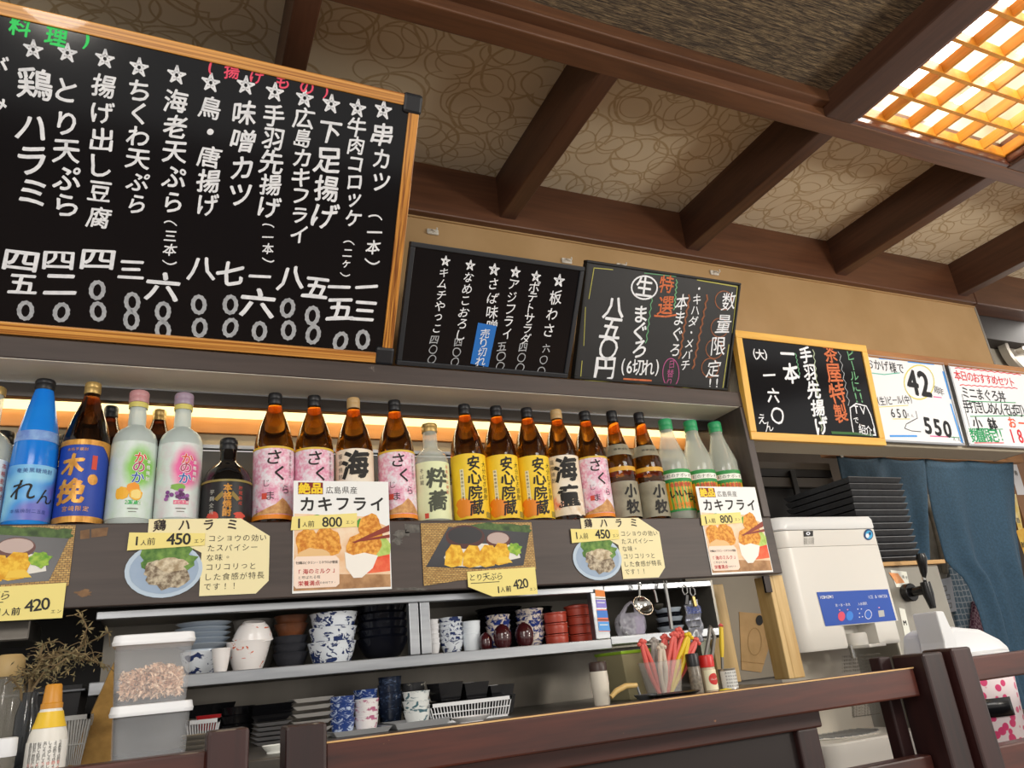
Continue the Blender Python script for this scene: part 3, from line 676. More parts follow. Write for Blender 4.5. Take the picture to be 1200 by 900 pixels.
def iichiko(label):
    h = .249; p = [(.034, 0), (.0365, .004), (.0365, .118), (.0360, .128), (.036, .145), (.029, .168), (.021, .192), (.016, .212), (.0145, h-.02), (.0145, h-.012)]
    b = bottle_body('shochu_bottle', label, 'bottle', p, .222, h, g_clear, m_cap_gr, 'clear bottles with green caps', .0165)
    lg = NT('stripe_label'); wv = lg.n('ShaderNodeTexWave'); lg.l(lg.coord(), wv.inputs['Vector']); wv.inputs['Scale'].default_value = 38; wv.inputs['Distortion'].default_value = 1.5; wv.bands_direction = 'X'
    lg.l(lg.ramp(wv.outputs['Fac'], [(.2, '#5f9a2e'), (.5, '#d9c32a'), (.8, '#d98a1e')]), lg.b.inputs['Base Color']); lg.b.inputs['Roughness'].default_value = .4
    lb = label_patch(p, .02, .118, 95).build('label', lg.m, b); F = bflat(.0365)
    gr = M('label_green', '#2f8f45', .5); F.rect(-.048, .108, .048, .118, gr); F.rect(-.048, .096, .048, .109, M('label_white', '#eef0e6', .5), .0001); F.rect(-.048, .088, .048, .0965, gr); F.rect(-.048, .02, .048, .025, gr)
    F.row_uv('下町のナポレオン', (-.036, .1025), (.036, .1025), m_ink2, .0, .95, up=.0003); F.row_uv('本格麦焼酎', (-.022, .081), (.022, .081), m_stamp, .02, 1, up=.0003); F.char('い', -.02, .06, .022, m_ink2, .03, up=.0003); F.char('い', .0, .060, .02, m_ink2, .03, up=.0003); F.char('ち', .018, .053, .022, m_ink2, .03, up=.0003); F.char('こ', .034, .046, .02, m_ink2, .03, up=.0003)
    F.row_uv('むぎ焼酎', (-.018, .034), (.018, .034), m_or, .02, 1, up=.0003); F.build('label_print', lb); return b

def put(b, px, ybase, Y=1.402, rz=None):
    p = at_y(px, ybase, Y); b.location = (p.x, Y, SZ)
    b.rotation_euler = (0, 0, -.45*math.atan2(p.x, Y) if rz is None else rz); return b
def more(b, px, label, Y=1.402):
    c = copy_tree(b); c['label'] = label; return put(c, px, 575, Y)

# frosted and coloured bottles
gf = M('frosted_glass', '#cfdedb', .45, trans=.35, c2='#dfeae6', nscale=4)
def frosted(label, tint, fruit, capc, fname):
    h = .247; p = round_sh(h, .0362, .60, .36); p[-2] = (.0145, p[-2][1])
    b = bottle_body('liqueur_bottle', label, 'bottle', p, h-.022, h, gf, M('cap_'+fname, capc, .3, trans=.3), 'frosted fruit liqueur bottles', .0165)
    MB().lathe([(.0155, h-.032), (.0160, h-.028), (.0155, h-.0225)], caps=False).build('neck_ring', M('neck_ring', '#cfc46a', .4), b)
    t = NT('blush_'+fname); ge = t.n('ShaderNodeTexCoord'); mp = t.n('ShaderNodeMapping'); t.l(ge.outputs['Object'], mp.inputs[0]); mp.inputs['Location'].default_value = (-.011/.028, 0, -.098/.045); mp.inputs['Scale'].default_value = (1/.028, 0, 1/.045)
    gr = t.n('ShaderNodeTexGradient'); gr.gradient_type = 'SPHERICAL'; t.l(mp.outputs[0], gr.inputs[0]); f = t.math('ADD', gr.outputs['Fac'], t.math('MULTIPLY', t.noise(t.coord(), 60, 3), .3))
    t.l(t.ramp(f, [(.12, '#d6e3df'), (.6, tint)]), t.b.inputs['Base Color']); t.b.inputs['Roughness'].default_value = .4
    lb = label_patch(p, .012, .145, 84).build('label', t.m, b); F = bflat(.0362)
    wt = M('outline_white', '#f3f4f0', .5)
    for ch, x, z, c in (('か', .012, .115, '#d8452c'), ('の', .010, .098, '#b03a6a'), ('か', .010, .080, '#2c5fb0')):
        F.char(ch, x, z, .021, wt, .07, up=.0000); F.char(ch, x, z, .021, M('fruit_ink'+c, c, .5), .02, up=.0003)
    F.colv('本格焼酎', .110, .08, .026, wt, .02, .8)
    if fruit == 'lemon':
        ye = M('lemon_yellow', '#f0b32e', .5); pl = M('lemon_pale', '#f6dc86', .5)
        F.blob(-.012, .053, .011, .011, ye); F.blob(.004, .062, .010, .009, M('lemon_orange', '#f09a2a', .5), .0002); F.blob(.009, .051, .010, .010, ye, .0004); F.blob(.009, .051, .008, .008, pl, .0006)
    else:
        gp = M('grape_purple', '#7a3d86', .5); gl = M('grape_leaf', '#7fb04a', .5)
        F.blob(.0, .064, .012, .006, gl)
        for k in range(16): F.blob(_rng.uniform(-.018, .016), .053+_rng.uniform(-.010, .008), .0034, .0034, M('grape_%d' % (k % 3), ('#7a3d86', '#5b2a5e', '#9a5aa0')[k % 3], .5), .0001*k, .03, 10)
    F.rect(-.006, .034, .018, .041, M('ribbon_'+fname, '#4fb56a' if fruit == 'lemon' else '#e2708f', .5)); F.row_uv('ゆず酒' if fruit == 'lemon' else 'ぶどう酒', (-.003, .0375), (.015, .0375), wt, .01, .8, up=.0003)
    F.rect(-.002, .026, .014, .0275, m_grey_ink); F.rect(.0, .021, .012, .022, m_grey_ink); F.build('label_print', lb); return b
put(frosted('frosted pale green bottle with lemon picture and pink cap', '#7cc242', 'lemon', '#d9a0a4', 'pink'), 150, 575)
put(frosted('frosted pale bottle with grape picture and lilac cap', '#e2559a', 'grape', '#b6a2b8', 'lilac'), 204, 575)
h = .256; p = [(.031, 0), (.0338, .004), (.034, .10), (.0328, .13), (.029, .165), (.022, .2), (.0165, .225), (.014, h-.02), (.014, h-.012)]
blue = bottle_body('shochu_bottle', 'tall tapering vivid blue bottle with black cap', 'bottle', p, h-.019, h, M('blue_glass', '#147ce8', .15, c2='#2a97f2', nscale=6, trans=.1), m_cap_k, None, .0155)
t = NT('blue_wave_label'); v = t.coord((.6, 1, 1), rot=(0, .5, 0)); wv = t.noise(v, 20, 1)
t.l(t.ramp(wv, [(.36, '#8fd0f0'), (.5, '#4b9de4'), (.62, '#6a6fc6')]), t.b.inputs['Base Color']); t.b.inputs['Roughness'].default_value = .4
lb = label_patch(p, .008, .098, 88).build('label', t.m, blue); F = bflat(.034)
F.row_uv('奄美黒糖焼酎', (-.018, .088), (.026, .088), M('blue_label_ink', '#27408a', .6), -.004); F.char('れ', -.008, .056, .036, m_ink2, .005, hand=True); F.char('ん', .024, .047, .028, m_ink2, .0, hand=True); F.row_uv('本格焼酎二五度', (-.02, .022), (.024, .022), M('blue_label_ink', '#27408a', .6), -.01); F.build('label_print', lb)
nl = label_patch(p, .140, .158, 90).build('neck_label', M('blue_neck_label', '#8fb8e8', .5, c2='#6a8ad0', nscale=60), blue)
put(blue, 41, 590, 1.395, .12)
p = shochu(.257, .0362, .55)
kob = bottle_body('shochu_bottle', 'brown bottle with royal blue label and gold writing', 'bottle', p, .236, .257, g_brown, m_cap_g)
lb = label_patch(p, .004, .143, 95).build('label', M('royal_blue_label', '#1f46ae', .45, c2='#1a3c9c', nscale=8), kob); F = bflat(.0362); gd = M('gold_print', '#d9a24a', .35, .3, c2='#b97e30', nscale=60)
F.poly([(-.06, .134), (.03, .134), (.055, .11), (.06, .143), (-.06, .143)], gd); F.rect(-.06, .004, .06, .014, gd); F.char('木', -.014, .10, .036, gd, .05, hand=True); F.char('挽', -.013, .055, .042, gd, .05, hand=True); F.rect(.014, .092, .022, .116, m_stamp); F.blob(.018, .075, .008, .009, gd, 0, .02); F.row_uv('本格芋焼酎', (-.022, .126), (.004, .126), gd, 0, .9); F.row_uv('宮崎限定', (-.018, .026), (.012, .026), gd, 0, .9); F.build('label_print', lb)
put(kob, 99, 585, 1.398, .02)
h = .163; p = [(.039, 0), (.0425, .004), (.0425, .07), (.041, .084), (.036, .098), (.027, .109), (.017, .117), (.0145, .124), (.0145, h-.012)]
kur = bottle_body('shochu_bottle', 'short round shouldered black bottle with gold vertical writing', 'bottle', p, h-.022, h, g_black, m_cap_k, None, .0155)
lb = label_patch(p, .004, .076, 88).build('label', M('label_black', '#141214', .4), kur); F = bflat(.0425); gd2 = M('gold_print_bright', '#d99a24', .4, c2='#b5741a', nscale=80)
F.rect(-.065, .073, .065, .077, M('label_gold_dim', '#8a7a3c', .4)); F.colv('本格焼酎', .062, .018, .0, gd2, .05, 1.0); F.poly([(-.022, .042), (-.008, .056), (-.006, .048), (-.016, .038)], M('wing_gold', '#8a7432', .5)); F.poly([(.022, .042), (.008, .056), (.006, .048), (.016, .038)], M('wing_gold', '#8a7432', .5)); F.colv('貯蔵熟成', .062, .035, .022, m_stamp, .0, .8); F.colv('芋麹全量', .055, .02, -.026, M('label_silver', '#b9b9b0', .5), 0, .8)
F.blob(-.024, .012, .01, .008, m_stamp, 0, .3); F.blob(.022, .012, .01, .008, m_stamp, 0, .3); F.build('label_print', lb); put(kur, 258, 575, 1.40)
h = .21; p = round_sh(h, .0350, .60, .42); p[-2] = (.0155, p[-2][1])
sui = bottle_body('shochu_bottle', 'clear bottle with pale green label and gold cap between brown bottles', 'bottle', p, h-.018, h, g_clear, m_cap_g, None, .0165)
lb = label_patch(p, .006, .122, 92).build('label', m_lab_pale, sui); F = bflat(.035); F.char('粋', .004, .088, .042, M('brush_grey', '#4a4f40', .6), .035, hand=True); F.char('蕎', .004, .042, .042, M('brush_grey', '#4a4f40', .6), .035, hand=True); F.colv('本格そば焼酎', .112, .06, .028, m_stamp, -.004, .8); F.rect(-.024, .008, -.016, .018, m_stamp); F.colv('そば蔵', .104, .08, -.027, m_grey_ink, 0, .8); F.build('label_print', lb); put(sui, 507, 575)
h = .24; p = round_sh(h, .036, .55, .4); p[-2] = (.015, p[-2][1])
cl = bottle_body('shochu_bottle', 'clear bottle with white label and gold cap beside the tall vivid blue bottle', 'bottle', p, h-.014, h, g_clear, m_cap_g, None, .0165)
lb = label_patch(p, .01, .11, 92).build('label', M('label_bluish_white', '#e4ecec', .5), cl); F = bflat(.036); F.char('白', .012, .08, .03, m_ink2, .03, hand=True); F.char('水', .014, .04, .03, m_ink2, .03, hand=True); F.colv('本格麦焼酎', .1, .05, .031, m_stamp, .0, .8); F.build('label_print', lb); put(cl, -14, 585, 1.40, .25)

s1 = put(sakura('brown bottle with pink cherry label and black cap beside the short black bottle'), 316, 575)
more(s1, 366, 'brown bottle with cherry label and black cap, label half behind the fried oyster poster')
more(s1, 466, 'brown bottle with pink cherry label and black cap beside the clear pale green labelled bottle')
more(s1, 697, 'brown bottle with pink cherry label and black cap beside two slender grey labelled bottles')
k1 = put(kaido('brown bottle with big brush writing and tan cap, behind the fried oyster poster', m_cap_t), 416, 575)
more(k1, 661, 'brown bottle with big brush writing and tan cap beside three yellow labelled bottles')
a1 = put(ajimu('yellow labelled brown bottle, first of three, beside the clear pale green labelled bottle'), 552, 575)
more(a1, 590, 'yellow labelled brown bottle, middle of the three'); more(a1, 627, 'yellow labelled brown bottle, last of three, beside big brush writing bottle')
o1 = put(komaki('slender brown bottle with grey labels beside the cherry labelled bottle'), 730, 575); more(o1, 763, 'slender brown bottle with grey labels beside the green capped clear bottle')
i1 = put(iichiko('clear green capped bottle beside the slender grey labelled bottles, first of three'), 793, 575); more(i1, 824, 'clear green capped bottle in the middle of three, above the oyster poster'); more(i1, 852, 'clear green capped bottle at the shelf end beside the dark upright')
# second row behind
def plain(label, h, r, g, cap, px, lab=None):
    p = shochu(h, r-.003, .56) if h > .2 else round_sh(h, r, .55, .38)
    b = bottle_body('shochu_bottle', label, 'bottle', p, h-.022, h, g, cap)
    if lab: label_patch(p, .01, h*.5, 90).build('label', lab, b)
    return put(b, px, 560, 1.484)
plain('dark brown bottle with black cap in the second row behind the royal blue label', .246, .0362, g_brown, m_cap_k, 122, m_lab_w)
plain('dark brown bottle with gold cap in the second row between two frosted bottles', .243, .0362, g_brown, m_cap_g, 181, m_lab_w)
plain('short clear bottle with black cap in the second row beside the blue bottle', .19, .034, g_clear, m_cap_k, -2, M('label_bluish_white', '#e4ecec', .5))
plain('short dark bottle with black cap peeking out behind the blue bottle', .187, .034, g_brown, m_cap_k, 74)
plain('thin bottle with gold cap in the second row behind the clear pale green labelled bottle', .20, .026, g_brown, m_cap_g, 537, m_lab_w)
plain('bottle with black cap and pale neck in the second row behind green capped bottles', .248, .037, M('pale_glass', '#cfc9b0', .3, trans=.3), m_cap_k, 818, m_lab_w)

bpy.context.view_layer.update()
front = sorted([o for o in bpy.data.objects if o.parent is None and o.get('category') == 'bottle' and o.location.y < 1.45], key=lambda o: o.location.x)
for _ in range(500):            # bottles stand side by side without cutting into each other
    for a, c in zip(front, front[1:]):
        ra, rc = (max(v.co.x for v in [q for q in o.children if q.name.startswith('glass_body')][0].data.vertices) for o in (a, c))
        gap = c.location.x-a.location.x-ra-rc-.0016
        if gap < 0: a.location.x += gap/2; c.location.x -= gap/2
    front[-1].location.x = min(front[-1].location.x, 1.229)
# ================================================================ menu cards on the shelf front
m_paper = M('white_card', '#eef0ef', .55); m_slip = M('yellow_slip', '#f0e08a', .6); m_cream = M('cream_paper', '#efe4b4', .6)
fry = M('fried_crumb', '#c9781c', .6, c2='#f0b04a', nscale=150, stops=(.4, .62)); fry2 = M('fried_golden', '#d99a12', .6, c2='#f4c840', nscale=110, stops=(.4, .62))
m_ink3 = M('poster_ink', '#22201f', .6)
def sheet(F, pts, m, parent, name, t=.0008):
    mb = MB(); a = sum(pts[i][0]*pts[(i+1) % len(pts)][1]-pts[(i+1) % len(pts)][0]*pts[i][1] for i in range(len(pts)))
    if a < 0: pts = pts[::-1]
    mb.prism([F.pt(p, F.lift) for p in pts[::-1]], F.n*-t); return mb.build(name, m, parent)
def oyster_poster(label):
    W, H = .174, .198
    root = thing('menu_poster', label, 'poster', (0, 0, 0), 'fried oyster posters'); F = Flat((0, 0, 0), (1, 0, 0), (0, 0, 1), .0012)
    sheet(F, [(0, 0), (W, 0), (W, H), (0, H)], m_paper, root, 'card')
    F.lift = .0015
    F.poly([(0.002, .004), (W-.002, .004), (W-.002, .112), (W-.05, .132), (.002, .138)], M('poster_tan', '#e8b98a', .6, c2='#f3dcc0', nscale=26))
    F.poly([(.002, .004), (W-.002, .004), (W-.002, .026), (.07, .03), (.002, .024)], M('poster_table', '#9a7048', .6, c2='#c09468', nscale=50), .0001)
    F.blob(.155, .072, .02, .026, M('poster_cabbage', '#c5d97a', .6, c2='#9fbf55', nscale=90), .0001); F.poly([(.12, .028), (W-.002, .032), (W-.002, .062), (.15, .058)], M('poster_tomato', '#e5492c', .6, c2='#f07a50', nscale=60), .0002)
    F.blob(.025, .085, .020, .026, fry, .0003); F.blob(.058, .085, .026, .028, fry, .0004); F.blob(.035, .062, .03, .014, M('poster_batter', '#e8c088', .6), .00045); F.blob(.04, .128, .01, .008, M('poster_leaf', '#4f9a3c', .6), .0002); F.blob(.12, .118, .008, .01, M('poster_leaf', '#4f9a3c', .6), .0002)
    F.blob(.137, .108, .022, .028, fry, .0004); F.blob(.125, .078, .032, .024, fry, .0005)
    F.poly([(.09, .068), (.105, .062), (.125, .066), (.15, .06), (.14, .038), (.12, .022), (.105, .022), (.092, .04)], M('poster_sauce', '#f2eee6', .5), .0006)
    F.poly([(.105, .085), (W-.001, .116), (W-.001, .104), (.108, .083)], M('poster_chopstick', '#8a2f1c', .5), .0008); F.poly([(.104, .086), (W-.001, .098), (W-.001, .092), (.104, .0845)], M('poster_chopstick', '#8a2f1c', .5), .0009)
    F.poly([(.006, .008), (.074, .008), (.08, .013), (.08, .056), (.074, .062), (.006, .062), (.002, .056), (.002, .013)], M('poster_caption', '#f6e0cf', .6), .001)
    F.row_uv('牡蠣はビタミン・ミネラルが豊富', (.008, .051), (.075, .051), m_ink3, .005, 1.15, up=.0012); F.row_uv('「海のミルク」', (.012, .036), (.07, .036), M('poster_red', '#b8262a', .6), .02, 1.0, up=.0012); F.row_uv('と呼ばれる程', (.012, .026), (.044, .026), m_ink3, 0, .9, up=.0012); F.row_uv('栄養満点', (.014, .016), (.042, .016), M('poster_red', '#b8262a', .6), .02, 1, up=.0012); F.row_uv('の食材です。', (.048, .016), (.072, .016), m_ink3, 0, .9, up=.0012)
    F.rect(.008, .173, .052, .195, M('poster_maroon', '#7d1f1c', .6), .0001); F.row_uv('絶品', (.019, .184), (.041, .184), M('poster_gold', '#f2cf1e', .5), .05, .98, up=.0003); F.row_uv('広島県産', (.064, .181), (.108, .181), m_ink3, .0, .98)
    F.row_uv('カキフライ', (.024, .155), (.151, .155), m_ink3, .03, .92)
    F.build('printed_picture', root)
    F.lift = .0028; G = [(-.004, .108), (.113, .113), (.113, .138), (-.002, .132)]
    sp = sheet(F, G, m_slip, root, 'price_slip', .0004); sp['label'] = 'yellow price slip'
    F.lift = .0031; F.char('1', .010, .120, .024, m_ink3, .02); F.char('人', .020, .118, .009, m_ink3, .01); F.char('前', .031, .119, .012, m_ink3, .005); F.row_uv('800', (.056, .122), (.080, .122), m_ink3, .015, 1.0, 1, .025); F.row_uv('エン', (.096, .121), (.105, .121), m_ink3, .0, .8); F.build('slip_writing', sp)
    return root
def harami_card(label):
    root = thing('menu_card', label, 'menu card', (0, 0, 0), 'grilled chicken menu cards'); F = Flat((0, 0, 0), (1, 0, 0), (0, 0, 1), .0012)   # origin at the lower left of the text sheet
    sheet(F, [(0, 0), (.088, 0), (.108, .020), (.108, .096), (.060, .127), (-.083, .127), (-.083, .094), (-.045, .094), (0, .07)], m_cream, root, 'card')
    F.lift = .0017
    tx = ['コショウの効い', 'たスパイシー', 'な味。', 'コリコリっと', 'した食感が特長', 'です！！']
    for i, s in enumerate(tx): F.row_uv(s, (.015-i*.0006, .093-i*.0158), (.015-i*.0006+.0137*(len(s)-1), .093-i*.0158+.0002), m_ink3, -.004, .92)
    F.row_uv('鶏ハラミ', (-.066, .1165), (.046, .1165), M('card_ink', '#2a1c1a', .6), .03, .85, size=.024, hand=True); F.build('writing', root)
    F.lift = .0014; sheet(F, [(-.0545+.0575*math.cos(a*math.pi/14), .044+.044*math.sin(a*math.pi/14)*(1 if a < 14 else 1.0)) for a in range(28)], M('plate_photo_rim', '#b9cbdc', .5), root, 'dish_cutout')
    F.lift = .0018; F.blob(-.054, .044, .051, .038, M('plate_photo_well', '#93a9c4', .5, c2='#a3b6cc', nscale=14), 0, .01, 28)
    leaf = M('leaf_photo', '#3f6b2a', .6, c2='#7aa04a', nscale=70); F.blob(-.052, .068, .036, .022, leaf, .0002, .16); F.blob(-.046, .056, .04, .020, leaf, .0003, .16)
    meat = M('meat_photo', '#6e5c48', .6, c2='#c9bda4', nscale=130, stops=(.38, .62)); F.blob(-.050, .036, .032, .022, meat, .0005, .18); F.blob(-.062, .044, .02, .016, meat, .0006, .18); F.blob(-.044, .052, .022, .012, M('meat_photo_light', '#a08c6c', .6, c2='#ddd0b4', nscale=130), .0007, .2)
    F.build('printed_picture', root)
    F.lift = .0032; sp = sheet(F, [(-.111, .076), (.004, .082), (.004, .102), (-.110, .105)], m_slip, root, 'price_slip', .0004); sp['label'] = 'yellow price slip'
    F.lift = .0036; F.char('1', -.098, .091, .02, m_ink3, .02); F.char('人', -.088, .088, .009, m_ink3, .005); F.char('前', -.077, .090, .013, m_ink3, .0); F.row_uv('450', (-.048, .093), (-.024, .093), m_ink3, .025, 1.0, 1, .026); F.row_uv('エン', (-.009, .089), (.000, .090), m_ink3, .0, .85); F.build('slip_writing', sp)
    return root
def tempura_photo(label):
    W, H = .232, .115
    root = thing('menu_photo', label, 'menu photo', (0, 0, 0), 'chicken tempura photos'); F = Flat((0, 0, 0), (1, 0, 0), (0, 0, 1), .0012)
    t = NT('rattan_print'); c = t.n('ShaderNodeTexBrick'); t.l(t.coord((1, 1, 1), rot=(R(90), 0, 0)), c.inputs['Vector']); c.inputs['Scale'].default_value = 75
    c.inputs['Color1'].default_value = lin('#c9a35a'); c.inputs['Color2'].default_value = lin('#a97f3c'); c.inputs['Mortar'].default_value = lin('#54401f'); c.inputs['Mortar Size'].default_value = .03
    t.l(c.outputs[0], t.b.inputs['Base Color']); t.b.inputs['Roughness'].default_value = .5
    sheet(F, [(0, 0), (W, .022), (W, H), (0, H)], t.m, root, 'sheet')
    F.lift = .0015
    F.blob(.15, .104, .05, .010, M('photo_leaf', '#33492a', .6, c2='#5d7a40', nscale=70), 0, .25); F.blob(.2, .098, .03, .013, M('photo_leaf', '#33492a', .6, c2='#5d7a40', nscale=70), .0001, .25)
    F.poly([(.006, .034), (.055, .108), (.225, .094), (.205, .03), (.12, .026)], M('photo_tray', '#26262a', .3, c2='#3a3a40', nscale=12), .0002)
    F.poly([(.042, .05), (.062, .078), (.195, .07), (.2, .045), (.11, .03), (.05, .034)], M('photo_paper', '#e6e4dc', .6), .0003)
    for x, z, rx, rz_, c in ((.088, .088, .04, .023, '#4a1c16'), (.156, .081, .026, .016, '#5a231a')):
        F.blob(x, z, rx, rz_, M('photo_bowl'+c, c, .4), .0004, .01, 26); F.blob(x, z+.003, rx*.88, rz_*.72, M('photo_sauce'+c, '#1f1d22' if x < .1 else '#b9a39c', .4), .0005, .01, 26)
    for k, (x, z) in enumerate(((.062, .052), (.098, .050), (.13, .050), (.158, .053))): F.poly([(x-.02, z-.016), (x-.016, z+.008), (x-.004, z+.022), (x+.014, z+.02), (x+.02, z+.004), (x+.014, z-.018), (x-.006, z-.021)], fry2, .0006+.0001*k)
    F.blob(.19, .062, .015, .012, M('photo_herb', '#5f9a2c', .6, c2='#a8c84a', nscale=120), .001, .25); F.poly([(.148, .036), (.182, .036), (.172, .048), (.152, .047)], M('photo_lemon', '#efc640', .5), .0011)
    F.build('printed_picture', root)
    F.lift = .003; sp = sheet(F, [(.086, .022), (.229, .026), (.229, -.026), (.134, -.026), (.086, -.006)], m_slip, root, 'price_slip', .0004); sp['label'] = 'yellow price slip'
    F.lift = .0034; F.row_uv('とり天ぷら', (.096, .011), (.152, .011), m_ink3, .0, 1.05, hand=True); F.line([(.092, .0), (.15, .001)], .0012, m_ink3); F.char('1', .147, -.014, .017, m_ink3, .03); F.char('人', .156, -.014, .010, m_ink3, .015); F.char('前', .168, -.013, .012, m_ink3, .02); F.row_uv('420', (.184, -.006), (.205, -.004), m_ink3, .015, 1, 1, .025); F.row_uv('エン', (.216, -.016), (.224, -.016), m_ink3, 0, .8); F.build('slip_writing', sp)
    return root
F = Flat((0, 1.35, 0), (1, 0, 0), (0, 0, 1), .0004)
m_tape = M('old_tape', '#8a6a4a', .7, c2='#6b4f38', nscale=60); m_res = M('tape_residue', '#6f6c66', .7, c2='#4a4744', nscale=90)
F.ppoly([(94, 622), (105, 620), (105, 631), (94, 632)], m_tape); F.ppoly([(107, 620), (127, 618), (125, 628), (107, 630)], m_tape); F.pblob(98, 695, 9, 4, m_tape, 0, .3); F.pblob(470, 625, 9, 5, m_res, 0, .3); F.ppoly([(474, 614), (491, 615), (492, 624), (475, 625)], m_res); F.pblob(466, 634, 6, 4, m_res, .0001, .3); F.pblob(700, 668, 14, 1.6, m_res, 0, .4); F.pblob(480, 690, 18, 1.8, m_res, 0, .4)
F.build('tape_residue', shelf)['label'] = 'old tape marks'
YF = 1.3494
def hang(o, x, zr): o.location = (x, YF, Z(zr)); return o
def dup_card(o, x, zr, label): c = copy_tree(o); c['label'] = label; return hang(c, x, zr)
o = hang(oyster_poster('fried oyster poster below cherry and brush writing bottles, in the middle of the shelf front'), .194, .163); dup_card(o, 1.085, .161, 'fried oyster poster at the shelf end below the green capped bottles')
o = hang(harami_card('cream menu card with grilled chicken dish below the frosted and black bottles'), .047, .166); dup_card(o, .857, .161, 'cream menu card with grilled chicken dish below the slender grey labelled bottles')
o = hang(tempura_photo('chicken tempura photo with yellow slip below the yellow labelled bottles'), .428, .166); dup_card(o, -.372, .169, 'chicken tempura photo with yellow slip below the blue bottle')
# ================================================================ steel dish cabinet under the shelf
PLZ = Z(.045); CTZ = Z(-.067)
m_inner = M('cabinet_inner_steel', '#6b6861', .35, .5, c2='#7b766d', nscale=6)
cab = thing('dish_cabinet', 'open stainless steel wall cabinet full of stacked bowls below the bottle shelf', 'cabinet', (.45, 1.5, Z(.03)))
for nm, lo, hi in (('top_rail', (-.10, 1.375, Z(.140)), (.823, 1.39, Z(.153))), ('bottom_rail', (-.10, 1.372, Z(.029)), (.823, 1.39, Z(.0485))),
                   ('post', (.405, 1.372, Z(.0485)), (.423, 1.39, Z(.140))), ('post', (.426, 1.372, Z(.0485)), (.445, 1.39, Z(.140))), ('post', (.789, 1.372, Z(.0485)), (.823, 1.39, Z(.140))),
                   ('bottom_rail', (.824, 1.374, Z(.036)), (1.10, 1.39, Z(.0525))), ('top_rail', (.824, 1.376, Z(.140)), (1.10, 1.39, Z(.153)))):
    MB().box(lo, hi).build(nm, m_steel, cab, .0015)
MB().box((-.10, 1.39, Z(.030)), (1.10, 1.60, PLZ)).build('shelf_plate', m_inner, cab)
MB().box((-.10, 1.39, Z(.1485)), (1.10, 1.60, Z(.1535))).build('top_plate', m_inner, cab)
MB().box((-.10, 1.598, Z(.032)), (1.10, 1.604, Z(.153))).build('back_plate', m_inner, cab)
MB().box((1.098, 1.376, Z(.032)), (1.104, 1.60, Z(.153))).build('side_plate', m_inner, cab)
for (pts, cs, la) in ((((697, 690), (708, 691), (711, 713), (699, 713)), ('#f0efe9', '#e8842c', '#8d83d6'), 'orange and lilac sticker'), (((699, 714), (711, 714), (715, 740), (702, 740)), ('#e87a5c', '#3f7fd6', '#5aa2ea'), 'red and blue sticker')):
    F = Flat((0, 1.372, Z(0)), (1, 0, 0), (0, 0, 1), .0004); F.ppoly(pts, M('sticker'+cs[0], cs[0], .5))
    (a, b_, c_, d) = pts; mid = lambda p, q, f: (p[0]+(q[0]-p[0])*f, p[1]+(q[1]-p[1])*f)
    F.ppoly([mid(a, d, .05), mid(b_, c_, .05), mid(b_, c_, .38), mid(a, d, .38)], M('sticker'+cs[1], cs[1], .5), .0002); F.ppoly([mid(a, d, .55), mid(b_, c_, .55), mid(b_, c_, .97), mid(a, d, .97)], M('sticker'+cs[2], cs[2], .5), .0002)
    F.pline([mid(a, d, .48), mid(b_, c_, .48)], .8, m_ink3, .0003); F.pline([mid(mid(a, d, .7), mid(b_, c_, .7), .15), mid(mid(a, d, .7), mid(b_, c_, .7), .85)], .8, M('label_white', '#eef0e6', .5), .0004)
    F.build('sticker', cab)['label'] = la
slab('wall_splash', (-.10, 1.605, Z(-.3)), (1.45, 1.62, Z(.16)), M('splash_steel', '#8a847b', .3, .55, c2='#6f6a62', nscale=5, stretch=(1, 1, .25)))
ct = thing('dish_counter', 'narrow steel counter carrying dishes behind the dark wooden rail', 'counter', (.3, 1.3, 0))
MB().prism([(-.65, 1.045, CTZ-.03), (.96, 1.045, CTZ-.03), (.99, 1.2, CTZ-.03), (1.13, 1.22, CTZ-.03), (1.16, 1.6, CTZ-.03), (-.65, 1.6, CTZ-.03)], (0, 0, .03)).build('worktop', M('worktop_steel', '#6f6b66', .4, .7, c2='#5b5751', nscale=9), ct, .002)
MB().box((-.6, 1.12, 0), (.97, 1.58, CTZ-.03)).build('base', M('base_dark', '#3a3633', .6), ct)

# ---------------------------------------------------------------- dishes
def bowl_prof(Rr, h, fr, t=.0022, belly=.6):
    o = [(fr*.9, 0), (fr, .0005), (fr, h*.08)]
    for k in range(1, 7):
        f = k/6; o.append((fr+(Rr-fr)*(f**belly), h*(.08+.92*f)))
    o[-1] = (Rr, h*.985); o[-2] = (o[-2][0]-t*.25, o[-2][1]); i = [(max(r-t, .001), z) for r, z in o[:1:-1]]; i[0] = (Rr-t*.4, h)
    return o+i+[(fr*.6, h*.08+t), (0, h*.08+t)]
def plate_prof(Rr, h, fr, t=.002): return [(fr*.95, 0), (fr, .0), (fr, h*.25), (Rr*.75, h*.45), (Rr, h), (Rr-.001, h+.0005), (Rr*.74, h*.45+t), (fr*.8, h*.25+t), (0, h*.25+t)]
def cup_prof(Rr, h, fr, t=.002): return bowl_prof(Rr, h, fr, t, .85)
def bead_prof(Rr, h, fr, t=.002): return [(fr*.9, 0), (fr, .0006), (Rr*.93, h*.1), (Rr*.955, h*.5), (Rr*.965, h*.80), (Rr*.93, h*.86), (Rr, h*.90), (Rr, h), (Rr*.9, h), (Rr*.86, h*.9), (Rr*.84, h*.3), (0, h*.25)]
def china(name, base, ink, scale=60, lo=.50, hi=.56, base2=None):
    t = NT(name); f = t.noise(t.coord((1, 1, 1.6)), scale, 3, .6, 1.2)
    t.l(t.ramp(f, [(lo, base), (hi, ink)]), t.b.inputs['Base Color']); t.b.inputs['Roughness'].default_value = .2; return t.m
